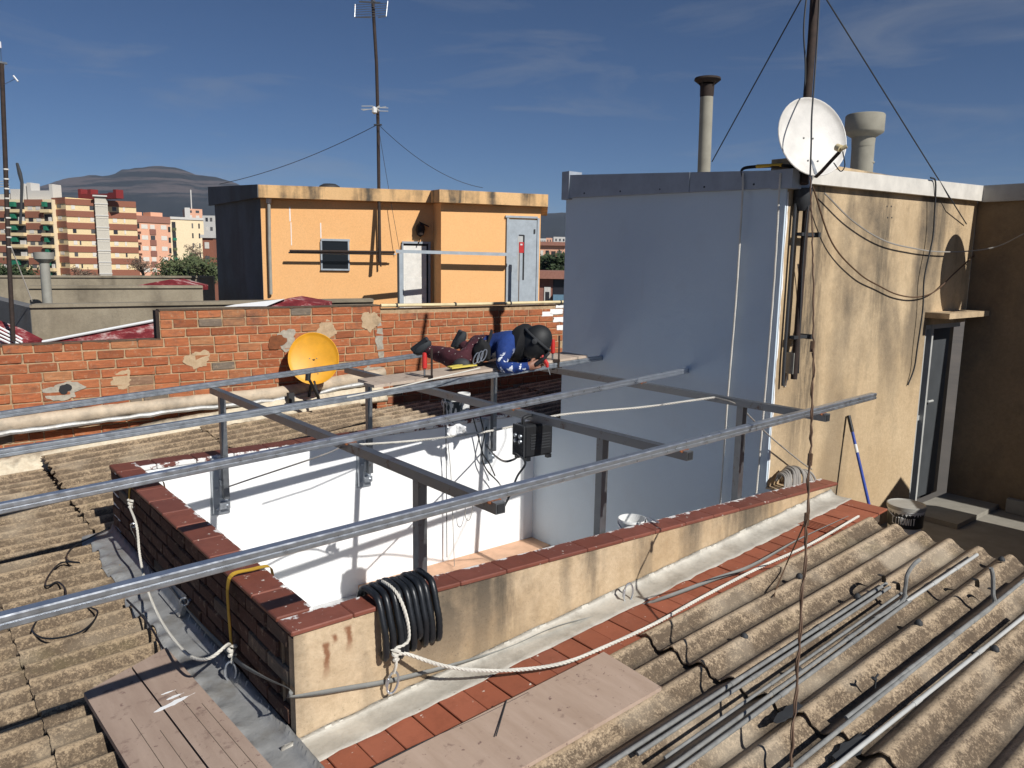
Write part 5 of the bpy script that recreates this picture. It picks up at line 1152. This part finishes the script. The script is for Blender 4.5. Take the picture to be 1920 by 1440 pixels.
# two screw clamps with red handles
def clamp(px, py, D, label):
    p = Pd(px, py, D); th = thing('screw_clamp', p, label, 'clamp')
    M('bar', obox(p+rt*.055+Z*.05, rt*.007, fh*.012, Z*.15), MAT['rust_pipe'], th)
    M('screw', tube([p-Z*.10, p+Z*.05], .008, 8), MAT['dark_steel'], th, True)
    M('handle', lathe([(.008, 0), (.02, .01), (.019, .10), (.015, .125), (.001, .13)], p+Z*.04, n=12), MAT['red_handle'], th, True)
    M('jaw', obox(p+rt*.03-Z*.09, rt*.035, fh*.012, Z*.01), MAT['rust_pipe'], th); M('jaw', obox(p+rt*.03-Z*.02, rt*.035, fh*.012, Z*.012), MAT['rust_pipe'], th)
clamp(796, 702, 5.9, 'red handled screw clamp on the left end of the platform'); clamp(1036, 672, 6.75, 'red handled screw clamp beside the worker at the tall wall')
# folded yellow rule
fy = [onrail(845, 690, .075), onrail(892, 684, .075)]
o = M('folding_rule', join(obox(fy[0].lerp(fy[1], .5), (fy[1]-fy[0])*.5, (0, .02, 0), (0, 0, .006)), obox(fy[0].lerp(fy[1], .4)+Vector((0, .05, .003)), (fy[1]-fy[0])*.4+Vector((0, .02, 0)), (0, .018, 0), (0, 0, .006))), MAT['tape_yellow'], None); tag(o, 'yellow folded rule lying on the platform planks', 'tool')
o = M('marker_rod', tube([onrail(650, 745, .06), onrail(750, 725, .075), onrail(900, 690, .09)], .005, 6), MAT['rope_white'], None, True); tag(o, 'thin pale rod lying along the platform planks', 'rod')

# ================================================================ buckets
def bucket(name, base, r0, r1, h, mat, label, lid=False, handle=True):
    th = thing(name, base, label, 'bucket')
    pr = [(.001, 0), (r0, 0), (r0+(r1-r0)*.5, h*.5), (r1*.985, h*.9), (r1*1.04, h*.905), (r1*1.05, h*.94), (r1, h), (r1*.96, h), (r0*.96, .02), (.001, .02)]
    M('body', lathe(pr, base, n=28), MAT[mat], th, True)
    if lid: M('lid', lathe([(r1*1.06, h*.93), (r1*1.07, h*1.02), (r1*1.0, h*1.03), (r1*.97, h*1.005), (.001, h*1.01)], base, n=28), MAT['grey_lid'], th, True)
    if handle:
        b_ = Vector(base)+Z*h*.88; pts = [b_ + rt*(math.cos(a_)*r1*1.05) + (-fh*.72-Z*.55)*(math.sin(a_)*r1*1.0) for a_ in [math.pi*k/12 for k in range(13)]]
        M('bail', tube(pts, .004, 6), MAT['galvanised'], th, True)
    return th
lc = Pd(1700, 946, 6.75); bk = bucket('paint_bucket', (lc.x, lc.y, tz), .125, .148, lc.z-tz, 'white_plastic', 'white plastic paint bucket with black label and grey lid on the terrace', True)
bh_ = lc.z-tz
def bucketring(z0, z1, r, mat, nm): 
    return M(nm, lathe([(r*.985, z0), (r*1.0, z0), (r*1.012, z1), (r*.99, z1)], (lc.x, lc.y, tz), n=36), MAT[mat], bk, True)
bucketring(bh_*.50, bh_*.86, .1425, 'black_plastic', 'label_band')
# lettering ITRANIT on the band
STK = {'I': [((.5, 0), (.5, 1))], 'T': [((.5, 0), (.5, 1)), ((0, 1), (1, 1))], 'R': [((0, 0), (0, 1)), ((0, 1), (.9, 1)), ((.9, 1), (.9, .5)), ((.9, .5), (0, .5)), ((.3, .5), (1, 0))],
       'A': [((0, 0), (.5, 1)), ((.5, 1), (1, 0)), ((.2, .38), (.8, .38))], 'N': [((0, 0), (0, 1)), ((0, 1), (1, 0)), ((1, 0), (1, 1))], 'C': [((1, 1), (0, 1)), ((0, 1), (0, 0)), ((0, 0), (1, 0))]}
vdir = math.atan2(-lc.y, -lc.x)
let = []
for i, chh in enumerate('CITRANIT'):
    for (x0, y0), (x1, y1) in STK[chh]:
        pp_ = []
        for (x_, y_) in ((x0, y0), (x1, y1)):
            ang = vdir - .72 + (i*.165 + x_*.105); pp_.append(Vector((lc.x+math.cos(ang)*.1452, lc.y+math.sin(ang)*.1452, tz+bh_*(.60+.16*y_))))
        let.append(tube(pp_, .0042, 5))
M('label_lettering', join(*let), MAT['label_white'], bk)
bp = Pz(842, 784, .532); bucket('drip_bucket', (bp.x, 6.02, .531), .085, .105, .19, 'drip_bucket', 'white bucket streaked with black drips on the back coping')
cp = Vector((bp.x+.16, 6.06, .531)); bucket('plastic_tub', cp, .05, .062, .24, 'white_plastic', 'small white tub behind the dripping bucket', False, False)
wb_ = Py(1190, 973, 3.16); bucket('hanging_bucket', (wb_.x, wb_.y+.02, wb_.z-.17), .07, .09, .17, 'white_plastic', 'small white bucket peeping over the red coping')
hk = M('bucket_hook', tube(smooth_path([(wb_.x, wb_.y+.02, wb_.z-.10), (wb_.x-.02, 3.06, wb_.z-.03), (wb_.x-.04, 3.03, zf(wb_.x)+.012), (wb_.x-.04, 2.93, zf(wb_.x)+.012)]), .006, 6), MAT['galvanised'], None, True); tag(hk, 'bent steel hook carrying the small bucket on the coping', 'hook')

# ================================================================ welding machine hung from the frame
wq = Px(1000, 822, 3.18); wm = thing('welding_machine', wq-Z*.12, 'black welding machine hanging from a cross beam', 'welding machine')
ex, ey = Vector((.86, .5, 0)), Vector((-.5, .86, 0)); ex = rt*.80+fh*.6; ex.normalize(); ey = Vector((-ex.y, ex.x, 0))
hw, hd_, hh_ = .062, .115, .105
cx = wq+ex*.0
M('case', cbox(cx, ex*hd_, ey*hw, Z*hh_, .012), MAT['black_plastic'], wm)
fcx = cx-ex*(hd_+.004)
M('front_panel', cbox(fcx, ex*.006, ey*(hw*.96), Z*(hh_*.97), .004), MAT['charcoal'], wm)
for dz_, dy_ in ((.035, -.03), (.035, .02), (.0, -.03), (.0, .02)): M('knob', lathe([(.001, .014), (.012, .012), (.014, 0)], fcx-ex*.006+Z*dz_+ey*dy_, -ex, 10), MAT['galvanised_dull'], wm, True)
M('vent_slots', join(*[obox(cx+ey*-(hw+.001)+Z*(-.05+.018*k)+ex*.01, ex*.08, ey*.002, Z*.004) for k in range(6)], *[obox(fcx-ex*.007+Z*(-.04-.013*k), ex*.002, ey*.045, Z*.003) for k in range(4)]), MAT['charcoal'], wm)
for sx_ in (-1, 1):
    for sy_ in (-1, 1): M('rubber_foot', obox(cx-Z*(hh_+.008)+ex*(sx_*.085)+ey*(sy_*.05), ex*.016, ey*.014, Z*.012), MAT['black_rubber'], wm)
M('carry_handle', tube(smooth_path([cx-ex*.085+Z*hh_, cx-ex*.08+Z*(hh_+.04), cx+Z*(hh_+.05), cx+ex*.08+Z*(hh_+.04), cx+ex*.085+Z*hh_]), .011, 8), MAT['black_plastic'], wm, True)
M('hanging_loop', tube([cx+Z*(hh_+.05), (3.18, cx.y, zrail(3.18)-.06)], .006, 6), MAT['rope_white'], wm, True)
def wcable(pts, lb): 
    w = smooth_path(pts, 6); o = M('welding_cable', tube(w, .0075, 6), MAT['black_rubber'], None, True, origin=w[0]); tag(o, lb, 'cable')
wcable([fcx-Z*.07-ey*.03, Pd(962, 862, 5.0), Pd(938, 862, 5.3), Px(915, 838, 4.5), Py(905, 800, 5.82), Py(898, 770, 5.84)], 'black cable looping from the welding machine to the back post')
wcable([fcx-Z*.08+ey*.02, Pd(985, 868, 4.8), Pd(970, 893, 4.8), Pd(955, 930, 4.7), Pd(940, 960, 4.9)], 'black cable hanging straight down from the welding machine')
wcable([Py(912, 800, 5.84), Py(903, 850, 5.83), Py(912, 880, 5.83), Py(935, 905, 5.8), Py(950, 930, 5.7)], 'black cable hanging down the white wall below the back post')
wcable([Py(886, 780, 5.85), Py(896, 815, 5.85), Py(905, 850, 5.84), Py(918, 870, 5.84), Py(928, 892, 5.84)], 'thin black cable tangled round the back post bracket')
# white rag on the rope
r_ = random.Random(2); rows = []
for i in range(7):
    rows.append([Pd(838+j*6, 797+i*3.2+ (3*math.sin(j*1.3+i)), 5.22+.03*math.sin(j*1.9+i*.8)) for j in range(7)])
o = M('rag', sheet(rows, fh*.003), MAT['white_rag'], None, 'all'); tag(o, 'crumpled white rag hanging on the strung rope', 'rag')
# blue roller pole
ta = Py(1591, 779, YH-.02); tb_ = Py(1636, 975, 2.86)
bpole = thing('roller_pole', tb_, 'blue extension pole leaning against the tan wall', 'pole')
M('shaft', tube([ta.lerp(tb_, .16), tb_ + (tb_-ta)*.45], .013, 10), MAT['blue_pole'], bpole, True)
M('grip', tube([ta, ta.lerp(tb_, .16)], .016, 10), MAT['black_plastic'], bpole, True)
M('white_sticker', tube([ta.lerp(tb_, .28), ta.lerp(tb_, .36)], .0145, 10), MAT['label_white'], bpole, True)

# ================================================================ loose conduits and hooks on the front roof
def conduit(pts, r, mat, label, dz=.055, hook=None):
    w = [Pr(x, y, dz) for x, y in pts]
    if hook: w = [Pr(hook[-1][0], hook[-1][1], dz)] + w if False else w
    th = thing('conduit_pipe', w[-1], label, 'pipe'); r *= .7; mat = 'conduit_grey' if mat != 'white_metal' else 'alu'; M('tube', tube(w, r, 10), MAT[mat], th, True)
    m_ = w[len(w)//2]; d_ = (w[-1]-w[0]).normalized()
    for t_ in (.3, .62):
        q = w[0].lerp(w[-1], t_) if len(w) == 2 else None
        if q: M('coupling', tube([q-d_*.03, q+d_*.03], r*1.18, 10), MAT[mat], th, True)
    return th
conduit([(1662, 1094), (1120, 1446)], .014, 'galvanised_dull', 'rear pair of dull steel conduits, upper pipe')
conduit([(1668, 1101), (1195, 1414)], .013, 'galvanised', 'rear pair of dull steel conduits, lower pipe with open end')
conduit([(1700, 1118), (1238, 1452)], .013, 'galvanised_dull', 'middle bundle of conduits, dark upper pipe', .05)
conduit([(1706, 1126), (1262, 1452)], .014, 'galvanised', 'middle bundle of conduits, bright lower pipe', .052)
conduit([(1690, 1112), (1246, 1421)], .010, 'pvc_grey', 'middle bundle of conduits, thin grey pipe', .075)
conduit([(1832, 1040), (1700, 1128)], .015, 'white_metal', 'short pale conduit near the terrace edge')
conduit([(1862, 1134), (1586, 1346)], .013, 'pvc_grey', 'grey conduit with wire tie in the near valley')
conduit([(1930, 1080), (1470, 1452)], .014, 'galvanised_dull', 'long dull conduit running beside the grey one', .05)
conduit([(1930, 1148), (1540, 1458)], .014, 'white_metal', 'long pale conduit nearest the camera')
def hook(pts, r, mat, label, D=None):
    w = smooth_path([Vector(p) for p in pts], 6); o = M('roof_hook', tube(w, r, 8), MAT[mat], None, True, origin=w[0]); tag(o, label, 'hook')
h0 = Pr(1690, 1130, .05); hook([Pr(1640, 1160, .05), h0, h0+Z*.07+Vector((.03, 0, 0)), h0+Z*.15+Vector((.04, 0, 0)), h0+Z*.20+Vector((.085, -.01, 0)), h0+Z*.215+Vector((.14, -.015, 0))], .011, 'conduit_grey', 'grey pipe bent upwards on the middle of the front roof')
h0 = Pr(1862, 1135, .05); hook([Pr(1820, 1168, .05), h0, h0+Z*.06+Vector((.01, .01, 0)), h0+Z*.15+Vector((.01, .02, 0)), h0+Z*.2+Vector((.0, .03, 0))], .011, 'conduit_grey', 'grey pipe bent upwards near the right picture edge')
for (px, py, lb) in ((1650, 1092, 'black curved gutter clip at the rear conduits'), (1677, 1106, 'black curved gutter clip at the middle conduits'), (1826, 1100, 'black curved clip beside the right bent pipe'), (1856, 1118, 'second black curved clip beside the right bent pipe')):
    q = Pr(px, py, .05); pts = [q + Vector((.05*math.sin(a_), 0, .055*math.cos(a_)-.01)) for a_ in [-.3+k*.22 for k in range(10)]]
    rows = [[p-Vector((0, .012, 0)) for p in pts], [p+Vector((0, .012, 0)) for p in pts]]
    o = M('gutter_clip', sheet(rows, (-.003, 0, .003)), MAT['black_plastic'], None); tag(o, lb, 'clip')
q = Pr(1640, 1290, .05); o = M('wire_tie', join(tube([q, q+Z*.05, q+Z*.06+Vector((.02, 0, 0))], .005, 5), tube([q+Z*.04, q+Z*.06-Vector((.03, 0, 0))], .008, 6)), MAT['charcoal'], None); tag(o, 'small black wire tie sticking up from a grey conduit', 'tie')
for i, (px, py, s) in enumerate(((1480, 1335, .10), (1600, 1400, .12))):
    q = Pr(px, py, .041); poly = []
    for k in range(18): a_ = 2*math.pi*k/18; poly.append(q + Vector((math.cos(a_)*s*(1+rng.uniform(-.3, .3)), math.sin(a_)*s*.28*(1+rng.uniform(-.3, .3)), math.cos(a_)*s*SL)))
    M('worn_patch', prism(poly, (0, 0, .003)), MAT['charcoal'], rf_front)
# black cable on the left roof
cbp = [(205, 990), (165, 1010), (132, 1030), (126, 1050), (150, 1055), (115, 1055), (92, 1078), (85, 1096), (92, 1098), (108, 1091), (122, 1104), (122, 1120), (108, 1128), (80, 1150), (64, 1172), (62, 1185), (80, 1196), (110, 1196), (150, 1185), (175, 1165), (183, 1147), (172, 1140), (160, 1135)]
w = smooth_path([Pr(x, y, .05) for x, y in cbp], 5); o = M('loose_cable', tube(w, .0055, 5), MAT['black_rubber'], None, True, origin=w[0]); tag(o, 'loose black cable looped on the left corrugated roof', 'cable')
w = smooth_path([Pr(x, y, .06) for x, y in ((238, 1125), (262, 1150), (285, 1180), (305, 1215), (322, 1232))], 5); o = M('loose_cable', tube(w, .006, 5), MAT['black_rubber'], None, True, origin=w[0]); tag(o, 'black cable lying on the foil by the left parapet', 'cable')
w = smooth_path([Pr(x, y, .08) for x, y in ((700, 1440), (800, 1390), (900, 1345), (990, 1300))], 5); o = M('loose_cable', tube(w, .006, 5), MAT['black_rubber'], None, True, origin=w[0]); tag(o, 'black cable along the edge of the pinkish board', 'cable')
w = [Pr(950, 1312, .09), Pr(930, 1380, .095)]; o = M('steel_wire', tube(w, .003, 4), MAT['charcoal'], None, True, origin=w[0]); tag(o, 'short thin wire lying on the pinkish board', 'wire')
# ================================================================ kneeling worker, bent forward over the planks
def J(x, y, d): return Pd(x, y, d)
wk = thing('person', Pd(880, 690, 6.55), 'person in blue shirt, maroon trousers and black hood bent over the planks', 'person')
jt = {  # name: (px, py, depth, radius x, radius y)
 'pel': (899, 652, 6.62, .150, .130), 'sp1': (918, 649, 6.60, .140, .125), 'sp2': (937, 646, 6.58, .145, .130), 'che': (956, 644, 6.56, .148, .132), 'nek': (976, 636, 6.53, .075, .075), 'hea': (996, 640, 6.50, .085, .085), 'hd2': (1004, 654, 6.47, .06, .06),
 'nhp': (893, 660, 6.50, .105, .105), 'nkn': (866, 678, 6.38, .092, .088), 'nsh': (838, 668, 6.50, .088, .084), 'nan': (810, 660, 6.62, .064, .060), 'nft': (793, 656, 6.66, .048, .046), 'nto': (779, 661, 6.70, .036, .034),
 'fhp': (905, 645, 6.74, .105, .105), 'fkn': (889, 668, 6.84, .075, .075), 'fsh': (876, 655, 6.95, .066, .062), 'fan': (867, 645, 7.03, .050, .050), 'fft': (859, 634, 7.06, .048, .046), 'fto': (851, 646, 7.10, .036, .034),
 'nsl': (949, 650, 6.40, .080, .080), 'nua': (943, 668, 6.33, .068, .068), 'nel': (941, 690, 6.28, .058, .058), 'nfa': (966, 690, 6.25, .050, .048), 'nwr': (991, 687, 6.24, .034, .034), 'nha': (1003, 684, 6.24, .036, .026),
 'fsl': (966, 640, 6.72, .080, .080), 'fel': (984, 676, 6.70, .055, .055), 'fwr': (1006, 681, 6.52, .034, .034), 'fha': (1015, 679, 6.44, .036, .026)}
ed = [('pel', 'sp1', 'trou'), ('sp1', 'sp2', 'shirt'), ('sp2', 'che', 'shirt'), ('che', 'nek', 'skin'), ('nek', 'hea', 'skin'), ('hea', 'hd2', 'skin'),
      ('pel', 'nhp', 'trou'), ('nhp', 'nkn', 'trou'), ('nkn', 'nsh', 'trou'), ('nsh', 'nan', 'trou'), ('nan', 'nft', 'boot'), ('nft', 'nto', 'boot'),
      ('pel', 'fhp', 'trou'), ('fhp', 'fkn', 'trou'), ('fkn', 'fsh', 'trou'), ('fsh', 'fan', 'trou'), ('fan', 'fft', 'boot'), ('fft', 'fto', 'boot'),
      ('che', 'nsl', 'shirt'), ('nsl', 'nua', 'shirt'), ('nua', 'nel', 'shirt'), ('nel', 'nfa', 'shirt'), ('nfa', 'nwr', 'shirt'), ('nwr', 'nha', 'skin'),
      ('che', 'fsl', 'shirt'), ('fsl', 'fel', 'shirt'), ('fel', 'fwr', 'shirt'), ('fwr', 'fha', 'skin')]
names = list(jt); P3 = {k: J(*v[:3]) for k, v in jt.items()}
# fingers: chains rooted in each palm, curled round the torch handle
def fingers(w, h, prefix, grip):
    d = (P3[h]-P3[w]).normalized(); side = d.cross(Z).normalized(); upv = side.cross(d).normalized()
    for i in range(4):
        off = (i-1.5)*.019; L_ = (.030, .034, .032, .026)[i]; b0 = P3[h]+upv*off+d*.008
        c = grip; p = [b0, b0+d*L_+c*.006, b0+d*(L_*1.35)+c*.026, b0+d*(L_*1.0)+c*.044]
        for q in range(4):
            nm = f'{prefix}{i}{q}'; P3[nm] = p[q]; jt[nm] = (0, 0, 0, .0105-.0012*q, .0105-.0012*q); names.append(nm); ed.append(((h if q == 0 else f'{prefix}{i}{q-1}'), nm, 'skin'))
    b0 = P3[w].lerp(P3[h], .55)+upv*.028; p = [b0, b0+upv*.018+d*.016+grip*.012, b0+upv*.014+d*.036+grip*.030]
    for q in range(3):
        nm = f'{prefix}t{q}'; P3[nm] = p[q]; jt[nm] = (0, 0, 0, .0125-.0015*q, .0125-.0015*q); names.append(nm); ed.append((('%s' % h if q == 0 else f'{prefix}t{q-1}'), nm, 'skin'))
fingers('nwr', 'nha', 'n', fh*1.0); fingers('fwr', 'fha', 'f', -fh*1.0)
me = bpy.data.meshes.new('body'); me.from_pydata([tuple(P3[k]-wk.location) for k in names], [(names.index(a), names.index(b)) for a, b, c in ed], [])
bo = bpy.data.objects.new('body', me); col.objects.link(bo)
bo.modifiers.new('skin', 'SKIN'); ss = bo.modifiers.new('sub', 'SUBSURF'); ss.levels = 2; ss.render_levels = 2
if not me.skin_vertices: me.skin_vertices.new()
for i, k in enumerate(names):
    sv = me.skin_vertices[0].data[i]; sv.radius = (jt[k][3], jt[k][4]); sv.use_root = (k == 'pel')
bpy.context.view_layer.update()
dg = bpy.context.evaluated_depsgraph_get(); nm_ = bpy.data.meshes.new_from_object(bo.evaluated_get(dg))
bpy.data.objects.remove(bo)
mats = {'shirt': 0, 'trou': 1, 'boot': 2, 'skin': 3}
nm_.materials.clear()
for k in ('blue_shirt', 'maroon_trousers', 'boot', 'skin'): nm_.materials.append(MAT[k])
def segd(p, a, b):
    ab = b-a; t_ = max(0, min(1, (p-a).dot(ab)/max(1e-9, ab.dot(ab)))); return (p-(a+ab*t_)).length
from mathutils import noise as mnoise
for v in nm_.vertices:                                    # cloth creases
    q = v.co + wk.location; k = mnoise.noise(Vector((q.x*9, q.y*9, q.z*22))) + .6*mnoise.noise(Vector((q.x*24, q.y*24, q.z*30)))
    if (q-P3['nha']).length > .12 and (q-P3['fha']).length > .12: v.co += v.normal*(.011*k)
for poly in nm_.polygons:
    c = poly.center + wk.location; best = None
    for a, b, k in ed:
        d_ = segd(c, P3[a], P3[b]) - .8*min(jt[a][3], jt[b][3])
        if best is None or d_ < best[0]: best = (d_, k)
    poly.material_index = mats[best[1]]; poly.use_smooth = True
body = bpy.data.objects.new('body', nm_); col.objects.link(body); body.parent = wk
# hood and welding helmet
def ellip(c, u, v, w, n=18, m=12, fn=None):
    vs = []; fs = []
    for i in range(m+1):
        th_ = math.pi*i/m
        for k in range(n):
            ph = 2*math.pi*k/n; x, y, z = math.sin(th_)*math.cos(ph), math.sin(th_)*math.sin(ph), math.cos(th_); q = 1 if fn is None else fn(x, y, z)
            vs.append(tuple(Vector(c)+Vector(u)*(x*q)+Vector(v)*(y*q)+Vector(w)*(z*q)))
    for i in range(m):
        for k in range(n): k2 = (k+1) % n; fs.append((i*n+k, (i+1)*n+k, (i+1)*n+k2, i*n+k2))
    return vs, fs
hc_ = Pd(1005, 640, 6.45); tilt = (rt*.75-Z*.65).normalized(); upt = (rt*.65+Z*.75).normalized()
hm = M('welding_helmet', ellip(hc_, tilt*.125, fh*.118, upt*.150, 28, 18, lambda x, y, z: (1+.16*max(0, x)*max(0, -z+.4))*(1-.05*(abs(z-.25) < .06))), MAT['mask_black'], wk, True)
M('visor_plate', cbox(hc_+tilt*.138-upt*.05-fh*.01, tilt*.012, fh*.075, upt*.06, .008), MAT['charcoal'], hm)
M('head_band', tube([hc_+upt*.02+fh*(math.cos(a_)*.128)+tilt*(math.sin(a_)*.14) for a_ in [2*math.pi*k/24 for k in range(25)]], .010, 6, False), MAT['charcoal'], hm, True)
M('pivot_knob', lathe([(.001, .02), (.022, .016), (.025, 0)], hc_-fh*.122-tilt*.02, -fh, 12), MAT['charcoal'], hm, True)
r_ = random.Random(9)
M('hood', ellip(Pd(976, 642, 6.52), rt*.12, fh*.15, (Z*.95+rt*.25).normalized()*.165, 24, 14, lambda x, y, z: 1+.06*math.sin(9*math.atan2(y, x))*(1-z*z)+r_.uniform(-.015, .015)), MAT['black_cloth'], wk, True)
# tool pouch, harness and hanging rings
pc_ = Pd(905, 658, 6.38)
M('tool_pouch', ellip(pc_, rt*.075, fh*.07, Z*.10, 14, 10, lambda x, y, z: 1+.12*math.sin(5*x+3*z)), MAT['black_cloth'], wk, True)
M('harness_belt', tube([Pd(915, 646, 6.6)+ (rt*.1+Z*.0)*0 + (fh*math.cos(a_)*.148 + (Z*.93+rt*.25)*math.sin(a_)*.125) for a_ in [2*math.pi*k/28 for k in range(29)]], .018, 6, False, .6), MAT['black_cloth'], wk, True)
for k in range(3):
    c = Pd(893+k*7, 672-k*3, 6.28); M('harness_ring', tube([c+(rt*.35+Z*.9).normalized()*(math.cos(a_)*.05)+(rt*.8-Z*.3).normalized()*(math.sin(a_)*.018) for a_ in [2*math.pi*i/18 for i in range(19)]], .005, 6, False), MAT['galvanised'], wk, True)
for (bx_, by_, bd_, la, ha) in ((791, 651, 6.60, (rt*.80+Z*.60).normalized(), (rt*.60-Z*.80).normalized()), (862, 638, 7.0, (rt*.45+Z*.89).normalized(), (rt*.89-Z*.45).normalized())):
    bc = Pd(bx_, by_, bd_); M('boot', ellip(bc, la*.092, fh*.046, ha*.046, 18, 12, lambda x, y, z: 1+.18*max(0, x)*max(0, z)), MAT['boot'], wk, True)
    M('boot_sole', cbox(bc-ha*.032, la*.085, fh*.040, ha*.020, .008), MAT['black_rubber'], wk)
M('knee_pad', ellip(Pd(866, 684, 6.34), rt*.075, fh*.05, Z*.055), MAT['charcoal'], wk, True)
# electrode holder in the hands
tq = Pd(1016, 677, 6.22)
tool = thing('electrode_holder', tq, 'red and black welding electrode holder in the person\'s hands', 'tool')
M('grip', tube([tq-rt*.05-Z*.03, tq+rt*.015+Z*.02, tq+rt*.035+Z*.05], [.017, .019, .015], 10), MAT['black_plastic'], tool, True)
M('red_jaw', tube([tq-rt*.0+Z*.045-fh*.0, tq+rt*.04-Z*.02, tq+rt*.045-Z*.05], [.012, .017, .012], 8), MAT['red_handle'], tool, True)
M('electrode', tube([tq+rt*.045-Z*.045, tq+rt*.07-Z*.11], .003, 5), MAT['dark_steel'], tool)
